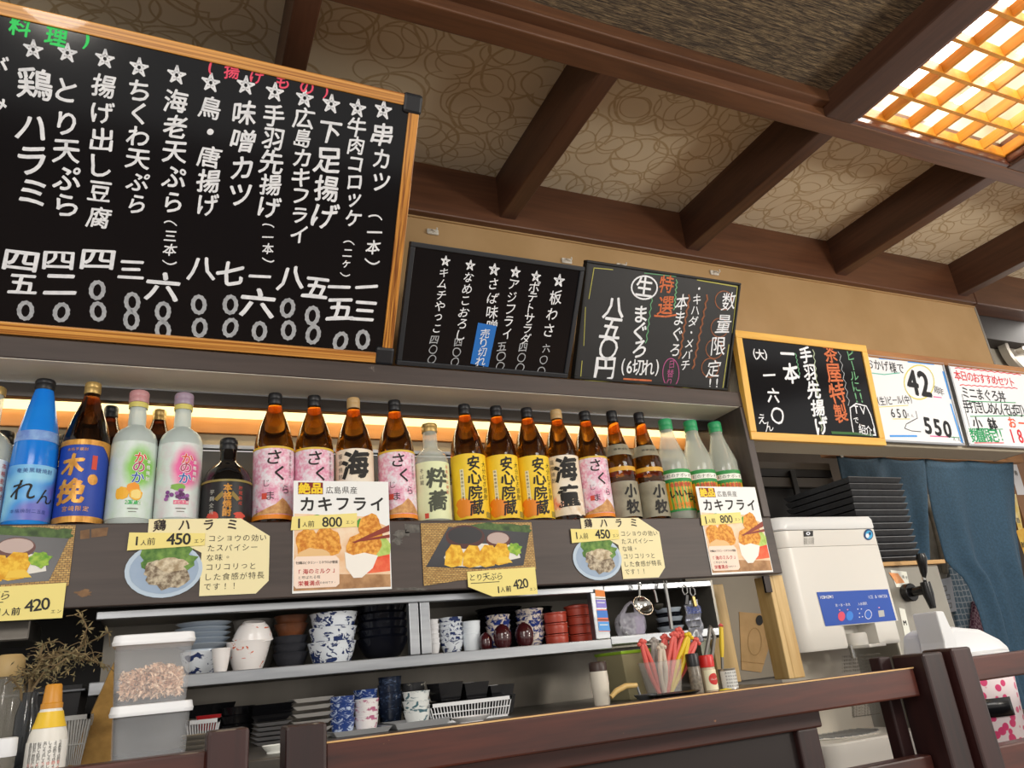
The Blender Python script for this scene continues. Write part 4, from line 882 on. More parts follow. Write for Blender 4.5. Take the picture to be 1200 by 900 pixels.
ch_w = M('china_white', '#e6e6e8', .2); ch_pb = M('china_pale_blue', '#bfcbd8', .22); ch_gw = M('china_grey_white', '#b9b4ae', .25); ch_navy = M('china_navy', '#14161f', .14, coat=.4); ch_slate = M('china_slate', '#2c2d33', .5, bump=.4, nscale=60)
ch_brown = wood('bowl_brown', '#5b3420', '#7a4a2e', 'x', .35, 20); ch_lac = M('lacquer_red', '#a8402e', .35); ch_mar = M('lacquer_maroon', '#3e1418', .14, coat=.5); ch_blk = M('black_dish', '#131316', .25, coat=.2)
ch_flower = china('china_flower', '#e8e4e2', '#cf5f3a', 45, .62, .66); ch_bw = china('china_blue_white', '#dde3ea', '#2c3a66', 55, .52, .57); ch_blue = china('china_blue', '#27407f', '#b9c8e2', 70, .5, .6)
ch_bo = china('china_blue_orange', '#26397c', '#e8dcd0', 40, .48, .56); ch_ring = china('china_ring', '#e4e8e6', '#4a6f7a', 50, .56, .62); ch_red = china('china_red_flower', '#e8e4e4', '#b86a8a', 60, .56, .62); ch_dk = china('china_dark', '#1d2536', '#55698a', 50, .55, .7); ch_dpat = china('china_dark_pattern', '#3a3a3c', '#b9b4a8', 50, .6, .68)
def pxsize(cx, cy, Y): return mpp(at_y(cx, cy, Y))
def stack(name, desc, cat, group, cx, wpx, ytop, ybot, n, Y, z0, mat_, kind='bowl', frac=None, foot=.5, tilt=0, where='', dz=None, mats=None):
    k = pxsize(cx, (ytop+ybot)/2, Y); Rr = wpx*k/2; p = at_y(cx, ybot, Y); ztop = at_y(cx, ytop, Y).z
    H = ztop-z0
    h = H*(frac if frac else (1 if n == 1 else .45)); d = dz if dz else ((H-h)/(n-1) if n > 1 else 0)
    prof = {'bowl': bowl_prof, 'plate': plate_prof, 'cup': cup_prof, 'bead': bead_prof}[kind](Rr, h, Rr*foot)
    proto = None
    for i in range(n):
        if proto is None: o = MB().lathe(prof, n=32, caps=False).build(name, mat_); proto = o
        else: o = proto.copy(); COL.objects.link(o)
        jx = _rng.uniform(-.0008, .0008)
        o.location = (p.x+jx+tilt*i, Y+_rng.uniform(-.0008, .0008), z0+d*i+.0002); o.rotation_euler = (0, 0, _rng.uniform(0, 6))
        if mats: 
            o.data = o.data.copy() if i else o.data; o.data.materials[0] = mats[i % len(mats)]
        tag(o, (desc if n == 1 else '%s, %s of %d' % (desc, nth(i, n), n))+where, cat, group)
    return p.x, z0+d*(n-1)+h
# upper compartment, from the plastic boxes on
stack('scroll_bowl', 'pale bowl with blue scroll under the pale blue plates', 'bowl', None, 237, 52, 764, 784, 1, 1.45, PLZ, ch_bw, foot=.6)
z1 = at_y(237, 764, 1.45).z
stack('side_plate', 'pale blue plate stacked beside plastic boxes', 'plate', 'pale blue plates', 237, 62, 731, 764, 5, 1.45, z1+.0004, ch_pb, 'plate', .24, .62)
stack('serving_bowl', 'grey white bowl at the back, behind flowered bowls', 'bowl', 'grey white bowls', 297, 48, 727, 780, 3, 1.53, PLZ, ch_gw, 'cup', .5, .7)
x_, zt_ = stack('flowered_bowl', 'white bowl with orange and green flowers, upright', 'bowl', None, 291, 51, 752, 782, 1, 1.43, PLZ, ch_flower, 'cup', 1, .62)
Rr = 46*pxsize(295, 750, 1.43)/2
o = MB().lathe(bowl_prof(Rr, .03, Rr*.55), n=32, caps=False).xf(Matrix.Translation((0, 0, .032)) @ Matrix.Rotation(R(180), 4, 'X')).build('flowered_bowl', ch_flower); o.location = (x_+.006, 1.43, zt_+.001); o.rotation_euler = (R(8), R(-10), 1)
tag(o, 'white bowl with flowers turned upside down on another flowered bowl', 'bowl')
stack('flowered_cup', 'small white flowered cup beside the larger flowered bowls', 'cup', None, 258, 22, 760, 783, 1, 1.40, PLZ, ch_flower, 'cup', 1, .62)
stack('ribbed_bowl', 'dark slate ribbed bowl', 'bowl', 'dark ribbed bowls', 340, 42, 746, 780, 3, 1.46, PLZ, ch_slate, 'cup', .5, .6)
stack('wooden_bowl', 'brown bowl on top of dark ribbed bowls', 'bowl', 'brown bowls', 341, 39, 722, 747, 2, 1.46, at_y(341, 747, 1.46).z, ch_brown, 'cup', .62, .68)
stack('rice_bowl', 'white bowl painted with dark blue panels', 'bowl', 'blue panelled bowls', 389, 56, 719, 775, 3, 1.44, PLZ, ch_bw, 'cup', .44, .74, .002)
stack('soup_bowl', 'shiny black bowl beside the cabinet post', 'bowl', 'shiny black bowls', 449, 62, 711, 770, 5, 1.47, PLZ, ch_navy, 'bowl', .42, .45)
# second compartment
stack('tea_cup', 'small white cup close to the cabinet post', 'cup', 'small white cups', 508, 17, 726, 766, 6, 1.44, PLZ, ch_w, 'cup', .36, .6)
stack('small_bowl', 'small blue and white bowl', 'bowl', 'small blue and white bowls', 530, 29, 724, 764, 6, 1.45, PLZ, ch_bw, 'cup', .38, .6)
stack('tall_cup', 'tall white cup with blue cloud', 'cup', 'tall white cups', 554, 22, 728, 763, 3, 1.44, PLZ, china('china_cloud', '#dfe6ec', '#4a6fb5', 30, .6, .64), 'cup', .62, .8)
stack('lacquer_plate', 'black dish stacked at the back of second compartment', 'dish', 'black dishes at the back', 588, 56, 713, 762, 8, 1.52, PLZ, ch_blk, 'bowl', .3, .45)
stack('lacquer_plate', 'black dish stacked at the back behind blue orange bowls', 'dish', 'black dishes behind blue bowls', 634, 38, 712, 760, 7, 1.555, PLZ, ch_blk, 'bowl', .3, .45)
stack('patterned_bowl', 'white rimmed blue bowl behind maroon egg cups', 'bowl', 'white rimmed blue bowls', 586, 30, 721, 762, 5, 1.46, PLZ, ch_bo, 'cup', .4, .6)
stack('patterned_bowl', 'blue and orange bowl behind the maroon cup', 'bowl', 'blue and orange bowls', 624, 34, 714, 758, 5, 1.46, PLZ, ch_bo, 'cup', .4, .6)
def egg(cx, wpx, ytop, Y, label):
    k = pxsize(cx, 750, Y); r = wpx*k/2; p = at_y(cx, 760, Y); h = at_y(cx, ytop, Y).z-PLZ
    root = thing('steamed_egg_cup', label, 'lidded cup', (p.x, Y, PLZ), 'maroon lidded cups')
    MB().lathe([(r*.55, 0), (r*.6, h*.06), (r*.92, h*.22), (r, h*.45), (r*.97, h*.5), (0, h*.5)], n=28).build('cup', ch_mar, root, world=False)
    MB().lathe([(r*1.03, h*.5), (r*1.03, h*.54), (r*.98, h*.66), (r*.8, h*.82), (r*.5, h*.93), (r*.25, h*.97), (r*.22, h), (0, h)], n=28).build('lid', ch_mar, root, world=False)
egg(570, 15, 741, 1.415, 'small maroon lidded cup beside the tall white cups'); egg(590, 21, 731, 1.40, 'maroon lidded cup in front of white rimmed blue bowls'); egg(616, 21, 729, 1.405, 'maroon lidded cup in front of blue and orange bowls')
stack('lacquer_cup', 'terracotta red cup beside blue and orange bowls', 'cup', 'three terracotta cups', 654, 28, 718, 756, 3, 1.43, PLZ, ch_lac, 'bead', .332, .8)
x_, zt_ = stack('lacquer_cup', 'terracotta red cup in the taller stack by the stickers', 'cup', 'four terracotta cups', 681, 29, 712, 754, 4, 1.44, PLZ, ch_lac, 'bead', .249, .8)
r = 31*pxsize(680, 712, 1.44)/2
o = MB().lathe([(r, 0), (r, .003), (r*.6, .006), (0, .007)], n=28).build('saucer_lid', ch_lac); o.location = (x_, 1.44, zt_+.0005); tag(o, 'terracotta lid lying on the taller stack of red cups', 'lid')
# dishes in the lower row
def tray_stack(name, desc, cat, group, cx, wpx, ytop, n, Y, z0, dpt, mat_, hh, rz=0, edge=None, flare=.012, lift=None):
    k = pxsize(cx, ytop, Y); w_ = wpx*k; p = at_y(cx, ytop, Y); d = (p.z-z0-hh)/(n-1) if n > 1 else 0
    proto = None
    for i in range(n):
        if proto is None:
            mb = MB(); mb.frustum((0, 0, 0), w_-flare, dpt-flare, w_, dpt, hh, .002); o = mb.build(name, [mat_]); proto = o
        else: o = proto.copy(); COL.objects.link(o)
        o.location = (p.x+_rng.uniform(-.001, .001), Y, z0+d*i+.0002); o.rotation_euler = (0, 0, R(rz)+_rng.uniform(-.02, .02))
        tag(o, desc if n == 1 else '%s, %s of %d' % (desc, nth(i, n), n), cat, group)
def basket(name, label, cx0, cx1, ytop, Y, z0, dpt, mat_, nbar, group=None):
    a = at_y(cx0, ytop, Y); c = at_y(cx1, ytop, Y); w_ = c.x-a.x; h = a.z*.5+c.z*.5-z0
    root = thing(name, label, 'basket', ((a.x+c.x)/2, Y+dpt/2, z0), group)
    mb = MB(); w0 = w_-.016; d0 = dpt-.012
    mb.box((-w0/2, -d0/2, 0), (w0/2, d0/2, .003)); mb.build('bottom', mat_, root, world=False)
    mb = MB(); t = .004
    for lo, hi in (((-w_/2, -dpt/2, h-.006), (w_/2, -dpt/2+t, h)), ((-w_/2, dpt/2-t, h-.006), (w_/2, dpt/2, h)), ((-w_/2, -dpt/2, h-.006), (-w_/2+t, dpt/2, h)), ((w_/2-t, -dpt/2, h-.006), (w_/2, dpt/2, h))): mb.box(lo, hi)
    mb.build('rim', mat_, root, world=False)
    mb = MB()
    for i in range(nbar+1):
        f = i/nbar-.5
        for s in (-1, 1): mb.tube([(f*w0, s*d0/2, .002), (f*w_*.99, s*(dpt/2-.002), h-.004)], .0011, 4)
    for i in range(1, 7):
        f = i/7-.5
        for s in (-1, 1): mb.tube([(s*w0/2, f*d0, .002), (s*(w_/2-.002), f*dpt, h-.004)], .0011, 4)
    for s in (-1, 1): mb.tube([(-w0/2-.003, s*(d0/2+.003), h*.5), (w0/2+.003, s*(d0/2+.003), h*.5)], .0012, 4)
    mb.build('lattice', mat_, root, world=False); return root
m_wpl = M('white_plastic', '#dfe1e4', .4); m_foil = M('foil', '#b9b4ac', .3, .8)
tray_stack('square_tray', 'black tray behind the red box', 'tray', 'black trays behind red box', 247, 52, 825, 3, 1.50, CTZ, .08, ch_blk, .02)
tray_stack('red_box', 'small red lacquer box on the little white basket', 'box', None, 245, 27, 828, 1, 1.385, CTZ+.030, .03, M('red_lacquer', '#a82226', .3), .022)
basket('dish_basket', 'little white basket under the red box beside the plastic boxes', 219, 258, 843, 1.355, CTZ, .06, m_wpl, 12)
tray_stack('foil_dish', 'silver foil dish in a pile beside the plastic boxes', 'dish', 'silver foil dishes', 229, 30, 861, 5, 1.2, CTZ+.0005, .04, m_foil, .006)
stack('black_bowl', 'black oval bowl between red box and square plates', 'bowl', 'black oval bowls', 278, 40, 828, 860, 3, 1.42, CTZ, ch_blk, 'bowl', .55, .5)
tray_stack('square_plate', 'grey edged square plate under the black square plates', 'plate', 'grey edged square plates', 318, 42, 846, 5, 1.36, CTZ, .055, M('plate_grey', '#8e8e90', .3), .005, flare=.016)
tray_stack('square_plate', 'black square plate on top of the grey edged plates', 'plate', 'black square plates', 317, 47, 825, 5, 1.36, at_y(318, 845, 1.36).z+.0002, .06, ch_blk, .010, flare=.02)
tray_stack('oblong_plate', 'pale oblong plate beside the black square plates', 'plate', 'pale oblong plates', 364, 46, 818, 6, 1.36, CTZ, .06, M('plate_grey_white', '#c9c7c3', .3), .006, flare=.016)
tray_stack('steel_tray', 'shallow stainless tray under blue and flowered cups', 'tray', None, 417, 67, 845, 1, 1.34, CTZ+.0003, .10, M('tray_steel', '#c2c5c9', .35, .35), .008)
tray_stack('steel_tray', 'shallow stainless tray under the ring patterned bowls', 'tray', None, 485, 66, 838, 1, 1.34, CTZ+.0003, .10, M('tray_steel', '#c2c5c9', .35, .35), .010)
TZ = CTZ+.0027
stack('blue_cup', 'blue patterned cup', 'cup', 'blue patterned cups', 401, 30, 816, 853, 4, 1.34, TZ, ch_blue, 'cup', .42, .75)
stack('flower_cup', 'white cup with pink flowers beside the blue cups', 'cup', 'pink flowered cups', 430, 29, 819, 851, 3, 1.34, TZ, ch_red, 'cup', .48, .78)
stack('dark_cup', 'dark blue cup behind the pink flowered cups', 'cup', 'dark blue cups behind', 429, 29, 808, 850, 4, 1.42, CTZ, ch_blue, 'cup', .4, .75)
stack('slate_cup', 'dark slate cup in the tall stack', 'cup', 'dark slate cups', 458, 28, 793, 848, 5, 1.42, CTZ, ch_dk, 'cup', .38, .8)
stack('ash_bowl', 'grey brushed bowl behind the ring patterned bowls', 'bowl', 'grey brushed bowls', 486, 31, 800, 845, 4, 1.44, CTZ, ch_dpat, 'cup', .4, .7)
stack('ring_bowl', 'white bowl with dark rings', 'bowl', 'ring patterned bowls', 489, 33, 810, 846, 3, 1.34, TZ, ch_ring, 'cup', .45, .72)
basket('dish_basket', 'white slotted plastic basket holding black boxes on the counter', 504, 600, 820, 1.32, CTZ, .11, m_wpl, 26)
for cx, la in ((521, 'beside the ring bowls'), (551, 'in the middle of the white basket'), (580, 'at the free end of the white basket')):
    tray_stack('bento_box', 'black open box %s' % la, 'box', 'black boxes '+la, cx, 30, 800 if cx < 560 else 803, 2, 1.375, CTZ+.0035, .075, ch_blk, .030)
def oval_dish(cx, cy, wpx, Y, label, m, la):
    p = at_y(cx, cy, Y); r = wpx*pxsize(cx, cy, Y)/2; o = MB().lathe(plate_prof(r, .010, r*.6), n=32, sy=.6, caps=False).build('oval_dish', m); o.location = (p.x, Y, CTZ+.0003); tag(o, label, 'dish')
oval_dish(552, 843, 50, 1.24, 'small white oval dish lying alone before the white basket', ch_w, 0)
oval_dish(322, 877, 30, 1.12, 'small white dish seen between two wooden posts', china('china_green_spot', '#e4e6e0', '#a8c46a', 40, .6, .66), 0)

# ---------------------------------------------------------------- objects at the end with the dried plant
m_box = M('clear_box_plastic', '#e6eaf0', .3, alpha=.22); m_lid = M('box_lid_white', '#e9ebee', .35)
def plastic_box(label, x, y, z, w_, d, h, lidh):
    root = thing('food_box', label, 'box', (x, y, z)); 
    mb = MB(); L = []
    n = 24
    def ring(ww, dd, zz, rr=.012):
        o = []
        for cx, cy, a0 in ((ww/2-rr, dd/2-rr, 0), (-ww/2+rr, dd/2-rr, 90), (-ww/2+rr, -dd/2+rr, 180), (ww/2-rr, -dd/2+rr, 270)):
            for k in range(6): a = R(a0+k*18); o.append((cx+rr*math.cos(a), cy+rr*math.sin(a), zz))
        return o
    rs = [ring(w_*.90, d*.90, 0), ring(w_*.91, d*.91, .003), ring(w_*.98, d*.98, h-.004), ring(w_, d, h-.002), ring(w_, d, h)]
    vs = sum(rs, []); fs = [tuple(range(n-1, -1, -1))]
    for j in range(4): fs += [(j*n+i, j*n+(i+1) % n, (j+1)*n+(i+1) % n, (j+1)*n+i) for i in range(n)]
    mb.add(vs, fs, 0, True); mb.build('body', m_box, root, world=False)
    mb = MB(); rs = [ring(w_*1.05, d*1.05, h-.003), ring(w_*1.07, d*1.07, h+.001), ring(w_*1.05, d*1.05, h+.003), ring(w_*1.03, d*1.03, h+lidh-.001), ring(w_*1.0, d*1.0, h+lidh)]
    vs = sum(rs, []); fs = [tuple(range(n-1, -1, -1)), tuple(4*n+i for i in range(n))]
    for j in range(4): fs += [(j*n+i, j*n+(i+1) % n, (j+1)*n+(i+1) % n, (j+1)*n+i) for i in range(n)]
    mb.add(vs, fs, 0, True); mb.build('lid', m_lid, root, world=False); return root
YB = 1.12; xb = at_y(176, 860, YB).x; xt = at_y(181, 780, YB).x-.002
plastic_box('lower clear plastic food box with white lid beside the dried plant, empty looking', xb, YB+.045, CTZ, .091, .095, .066, .010)
plastic_box('upper clear plastic food box with white lid, filled with pale fish flakes', xt, YB+.045, CTZ+.0765, .093, .095, .074, .010)
mb = MB(); rg = random.Random(3)
for i in range(1500):
    c = Vector((rg.uniform(-.036, .036), rg.uniform(-.036, .036), .006)); c.z += rg.random()**.8*(.036+.004*math.sin(c.x*90+1))
    a = Euler((rg.uniform(-1, 1), rg.uniform(-1, 1), rg.uniform(0, 6))).to_matrix(); l = rg.uniform(.006, .012); w_ = rg.uniform(.001, .003)
    pts = [c+a @ Vector(q) for q in ((-l/2, -w_/2, 0), (0, -w_/2, .0016), (l/2, -w_/2, 0), (l/2, w_/2, .0004), (0, w_/2, .002), (-l/2, w_/2, .0004))]
    mb.add(pts, [(0, 1, 4, 5), (1, 2, 3, 4)])
o = mb.build('fish_flakes', M('bonito_flake', '#ffe6cc', .7, c2='#f0c6a6', nscale=120)); o.location = (xt, YB+.045, CTZ+.0775); tag(o, 'pale pink fish flakes heaped in the upper plastic box', 'fish flakes', kind='stuff')
# sauce bottle
p = at_y(52, 880, 1.09); zt = at_y(59, 802, 1.09).z; h = zt-CTZ; r = 42*pxsize(52, 870, 1.09)/2
sb = thing('sauce_bottle', 'squeezable sauce bottle with orange cap, yellow shoulder and printed white label', 'bottle', (p.x+.002, 1.09, CTZ))
pr = [(r*.9, 0), (r, .004), (r, h*.42), (r*.93, h*.5), (r*.72, h*.62), (r*.6, h*.72), (r*.52, h*.76)]
MB().lathe(pr, n=32).build('body', M('sauce_white', '#e2dfd6', .4), sb, world=False)
MB().lathe([(r*.86, h*.56), (r*.745, h*.62), (r*.625, h*.72)], n=32, caps=False).build('yellow_band', M('sauce_yellow', '#e5bd2e', .4), sb, world=False)
MB().lathe([(r*.56, h*.75), (r*.56, h*.80), (r*.5, h*.81), (r*.42, h*.985), (r*.36, h), (0, h)], n=28).build('cap', M('sauce_cap', '#c98a2a', .4), sb, world=False)
F = Flat((0, -r, 0), (1, 0, 0), (0, 0, 1), .0008); F.bend = r
lb = label_patch(pr, .008, h*.43, 80).build('label', M('sauce_label', '#eceae4', .5), sb, world=False)
rgl = random.Random(5)
for k in range(13):
    z = h*.41-k*h*.028; F.row_uv('原材料名しょうゆ酢食塩'[k % 4:k % 4+7], (-r*.75, z), (r*.75, z+.0003), M('label_red', '#cf4a38', .6) if k in (7, 9) else m_ink3, .0, .8)
F.build('label_print', lb, False)
# vase with dried plant
p = at_y(26, 880, 1.14); zt = at_y(26, 812, 1.14).z; r = 24*pxsize(26, 860, 1.14)/2
o = MB().lathe([(r*.9, 0), (r, .004), (r, (zt-CTZ)*.75), (r*.7, (zt-CTZ)*.9), (r*.75, zt-CTZ), (r*.68, zt-CTZ), (r*.62, (zt-CTZ)*.9), (r*.92, (zt-CTZ)*.74), (r*.9, .008), (0, .008)], n=28, caps=False).build('glass_vase', M('vase_glass', '#3a3d40', .08, alpha=.55)); o.location = (p.x, 1.14, CTZ); tag(o, 'dark glass vase holding the dried plant beside the sauce bottle', 'vase')
pl = thing('dried_plant', 'dried brown grey plant sprig drooping from the vase above the sauce bottle', 'plant', (p.x, 1.14, zt-.05))
m_stem = M('dry_stem', '#7a6647', .8, c2='#5f5038', nscale=60); m_leaf = M('dry_leaf', '#6f6a4e', .8, c2='#8d7a55', nscale=60)
def P3(x, y, Y=1.14): return at_y(x, y, Y)
base = Vector((p.x, 1.14, zt-.02))
sprigs = [[(38, 805), (60, 775), (90, 762), (127, 741)], [(36, 800), (52, 770), (75, 762), (100, 768), (125, 782)], [(40, 800), (66, 780), (98, 755), (103, 735), (93, 718)], [(30, 802), (45, 775), (50, 755), (60, 752)], [(24, 808), (18, 800), (25, 790), (40, 792)], [(35, 800), (50, 772), (85, 765), (105, 775), (112, 770)]]
ms = MB(); ml = MB(); rg = random.Random(11)
for s in sprigs:
    pts = [base]+[P3(x, y, 1.14+rg.uniform(-.025, .025)) for x, y in s]
    fine = []
    for i in range(len(pts)-1):
        for f in (0, .33, .66): fine.append(pts[i].lerp(pts[i+1], f)+Vector((rg.uniform(-1, 1), rg.uniform(-1, 1), rg.uniform(-1, 1)))*.0015)
    fine.append(pts[-1])
    ms.tube(fine, [.0018*(1-.6*i/len(fine)) for i in range(len(fine))], 6)
    for i, q in enumerate(fine[4:]):
        for _ in range(7):
            d = Vector((rg.uniform(-1, 1), rg.uniform(-1, 1), rg.uniform(-1, .8))).normalized()*rg.uniform(.004, .012); u = d.orthogonal().normalized()*d.length*.12
            ml.add([q, q+d*.5+u, q+d, q+d*.5-u], [(0, 1, 2, 3)])
        if i % 2 == 0:
            d = Vector((rg.uniform(-1, 1), rg.uniform(-.5, .5), rg.uniform(-1, .6))).normalized()*.02; ms.tube([q, q+d*.5+Vector((0, 0, .003)), q+d], .0006, 4)
cl = P3(65, 780)
for _ in range(260):
    q = cl+Vector((rg.gauss(0, .018), rg.gauss(0, .012), rg.gauss(0, .011))); d = Vector((rg.uniform(-1, 1), rg.uniform(-1, 1), rg.uniform(-1, 1))).normalized()*rg.uniform(.004, .009); u = d.orthogonal().normalized()*d.length*.16
    ml.add([q, q+d*.5+u, q+d, q+d*.5-u], [(0, 1, 2, 3)])
q = P3(118, 775); d = P3(122, 785)-q; u = d.orthogonal().normalized()*.004; ml.add([q, q+d*.5+u, q+d, q+d*.5-u], [(0, 1, 2, 3)])
ms.build('stem', m_stem, pl); o = ml.build('foliage', m_leaf, pl); o['kind'] = 'stuff'
# jars at the picture edge
p = at_y(2, 850, 1.22); r = .02
jr = thing('spice_jar', 'tall clear jar with tan lid and blue print behind the vase', 'jar', (p.x, 1.22, CTZ)); zt = at_y(2, 768, 1.22).z-CTZ
MB().lathe([(r*.9, 0), (r, .004), (r, zt*.7), (r*.8, zt*.8), (r*.8, zt*.82)], n=28).build('glass_body', M('jar_glass', '#8a867c', .1, alpha=.5), jr, world=False)
MB().lathe([(r*.86, zt*.82), (r*.9, zt*.84), (r*.82, zt*.97), (r*.6, zt), (0, zt)], n=28).build('lid', M('jar_tan', '#b59a68', .5), jr, world=False)
p = at_y(2, 895, 1.07); r = .012; o = thing('small_jar', 'small clear jar with white lid low at the rail', 'jar', (p.x, 1.07, CTZ)); zt = at_y(2, 865, 1.07).z-CTZ
MB().lathe([(r*.9, 0), (r, .003), (r, zt*.66)], n=24).build('glass_body', M('jar_glass', '#8a867c', .1, alpha=.5), o, world=False); MB().lathe([(r*1.05, zt*.64), (r*1.08, zt*.7), (r*1.05, zt*.98), (r*.9, zt), (0, zt)], n=24).build('lid', m_lid, o, world=False)
basket('utensil_basket', 'grey white slotted basket standing between sauce bottle and wooden board', 71, 106, 838, 1.22, CTZ, .06, M('basket_grey', '#b9b9b6', .5), 10)
o = MB().prism([P3(133, 778, 1.37), P3(131, 900, 1.225), P3(76, 906, 1.215), P3(108, 832, 1.34)], (0, .014, .004)).build('wooden_board', wood('pale_board', '#8f6d38', '#b58f50', 'z', .5, 12)); tag(at_base(o, P3(100, 900, 1.21)), 'yellowish wooden board leaning behind the plastic boxes', 'board')
kb = thing('dark_crate', 'black plastic crate in the dark behind the dried plant', 'crate', (-.2, 1.46, CTZ))
MB().frustum((-.2, 1.46, CTZ), .16, .12, .18, .14, .115, .004).build('tub', M('crate_black', '#17171a', .45), kb); MB().box((-.295, 1.386, CTZ+.105), (-.105, 1.534, CTZ+.109)).build('rim', M('crate_edge', '#5d6064', .3, .6), kb, .001)
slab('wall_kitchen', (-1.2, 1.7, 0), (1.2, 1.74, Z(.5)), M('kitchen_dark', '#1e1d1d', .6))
o = MB().box((-.42, 1.40, Z(.118)), (-.19, 1.52, Z(.150))).build('steel_hood', m_steel_d, None, .003); tag(at_base(o, (-.3, 1.46, Z(.118))), 'dull steel box under the shelf below the cut tempura photo', 'hood')
# ================================================================ right half of the counter
YU = 1.27
def base_at(px, py, Y): p = at_y(px, py, Y); return Vector((p.x, Y, CTZ))
# squeeze bottle
b0 = base_at(706, 825, YU); k = pxsize(706, 800, YU); zt = at_y(705, 775, YU).z-CTZ; r = 10.5*k
sq = thing('squeeze_bottle', 'white plastic bottle with dark brown lid beside the tapered tub', 'bottle', b0)
MB().lathe([(r*.8, 0), (r*.85, .003), (r*1.02, zt*.5), (r*.98, zt*.78)], n=28).build('body', M('cream_plastic', '#d9d2c4', .4), sq, world=False)
MB().lathe([(r*1.0, zt*.78), (r*1.0, zt*.97), (r*.9, zt), (0, zt)], n=28).build('lid', M('brown_lid', '#3c2a24', .4), sq, world=False)
# tapered tub with green rim
YT = 1.36; a = at_y(712, 765, YT); c = at_y(777, 765, YT); b0 = Vector(((a.x+c.x)/2, YT, CTZ)); h = a.z-CTZ; w_ = c.x-a.x
tub = thing('storage_tub', 'tapered beige tub with green rim holding utensils', 'tub', b0)
MB().frustum((0, 0, 0), w_*.78, .075, w_, .1, h-.004, .003).build('body', M('tub_beige', '#a39a78', .45, trans=.1), tub, .004, world=False)
MB().frustum((0, 0, h-.006), w_*1.01, .103, w_*1.03, .106, .006, .006).build('rim', M('tub_green', '#8fb52e', .4), tub, .001, world=False)
# bundle of plastic cutlery clips in a clear cup
YC = 1.26
cup0 = base_at(778, 808, YC); k = pxsize(780, 780, YC); r = 26*k
m_coral = M('coral_plastic', '#d9625a', .4); m_grey_p = M('grey_plastic', '#9a958f', .4); m_yel_p = M('yellow_plastic', '#e0c02a', .4); m_clear_cup = M('clear_cup', '#d9d9d6', .15, alpha=.22)
o = MB().lathe([(r*.72, 0), (r*.75, .002), (r*.98, .062), (r, .064), (r*.94, .062), (r*.72, .004), (0, .004)], n=32, caps=False).build('clear_cup', m_clear_cup); o.location = cup0; tag(o, 'clear plastic cup holding coral and yellow clips on the counter', 'cup')
def clip(px, py, m, label, bx, group=None, wid=.0062, dy=0, name='bag_clip'):
    top = at_y(px, py, YC+dy); bot = Vector((cup0.x+bx, YC+dy*.5, CTZ+.006))
    root = thing(name, label, 'clip', bot, group)
    d = top-bot; s = Vector((1, 0, 0))*wid*.85
    mb = MB(); side = d.cross(Vector((0, 1, 0))).normalized()
    for sg in (-1, 1):
        mid = bot+d*.55+side*sg*wid
        mb.tube([bot, bot+d*.3+side*sg*wid*.8, mid, top-d*.1+side*sg*wid*.5, top], [.003, .0042, .0046, .0042, .003], 8)
    mb.build('strip', m, root)
    mb = MB()
    for q, rr in ((top, .0062), (top+side*.007-Vector((0, 0, .003)), .0042), (top-side*.007-Vector((0, 0, .002)), .0042)):
        mb.lathe([(0, -rr), (rr*.7, -rr*.7), (rr, 0), (rr*.7, rr*.7), (0, rr)], q, 12)
    mb.build('knob', m, root); return root
clip(752, 752, m_coral, 'coral clip leaning farthest over the tub rim', -.012, dy=-.004)
clip(779, 746, m_coral, 'coral clip beside the pale grey clips', -.002, dy=.006)
clip(790, 743, m_coral, 'coral clip with bent knob in the middle of the bundle', .002, dy=-.008)
clip(796, 738, m_coral, 'tallest coral clip in the bundle', .006, dy=.012)
clip(801, 745, m_coral, 'coral clip beside the yellow clip', .008, dy=-.004)
clip(816, 750, m_coral, 'coral clip leaning over the black capped shaker', .013, dy=.008)
clip(766, 750, m_grey_p, 'grey clip between coral clips at the tub', -.008, dy=.01)
clip(775, 757, M('bone_plastic', '#cfc0ae', .4), 'bone coloured clip in front of the coral clips', -.004, dy=-.012)
clip(807, 744, m_yel_p, 'yellow clip in the clear cup', .011, dy=-.01)
def shaker(px0, px1, ytop, ybot, ycap, label, bm, cm, Y, lab=None):
    b0 = base_at((px0+px1)/2, ybot, Y); k = pxsize((px0+px1)/2, ytop, Y); r = (px1-px0)*k/2*.95; h = at_y((px0+px1)/2, ytop, Y).z-CTZ; hc = at_y((px0+px1)/2, ycap, Y).z-CTZ
    t = thing('spice_shaker', label, 'shaker', b0)
    MB().lathe([(r*.92, 0), (r, .003), (r, hc-.004), (r*.85, hc)], n=26).build('body', bm, t, world=False)
    MB().lathe([(r*1.03, hc-.002), (r*1.05, h-.003), (r*.95, h), (0, h)], n=26).build('cap', cm, t, world=False)
    if lab:
        pr = [(r, 0), (r, hc)]; lb = label_patch(pr, hc*.1, hc*.85, 75).build('label', lab[0], t, world=False)
        F = Flat((0, -r, 0), (1, 0, 0), (0, 0, 1), .0009); F.bend = r; F.blob(0, hc*.5, r*.75, hc*.22, lab[1], 0, .03); F.row_uv(lab[2], (-r*.4, hc*.5), (r*.4, hc*.5), lab[3], .02, 1.1, up=.0003); F.build('label_print', lb, False)
    return t
shaker(810, 825, 765, 809, 779, 'pepper shaker with black cap beside the clip bundle', M('pepper_glass', '#6a6258', .3, c2='#8d8476', nscale=200), M('black_cap', '#16161a', .35), 1.24)
shaker(825, 842, 767, 807, 780, 'spice shaker with red cap and red oval label', M('spice_glass', '#c9b79a', .3), M('red_cap', '#d42a24', .35), 1.24, (M('label_cream2', '#efe6c4', .5), M('red_oval', '#c9302a', .5), 'こしょう', M('label_white', '#eef0e6', .5)))
b0 = base_at(855, 806, 1.24); k = pxsize(855, 790, 1.24); h = at_y(855, 783, 1.24).z-CTZ; r = 10*k
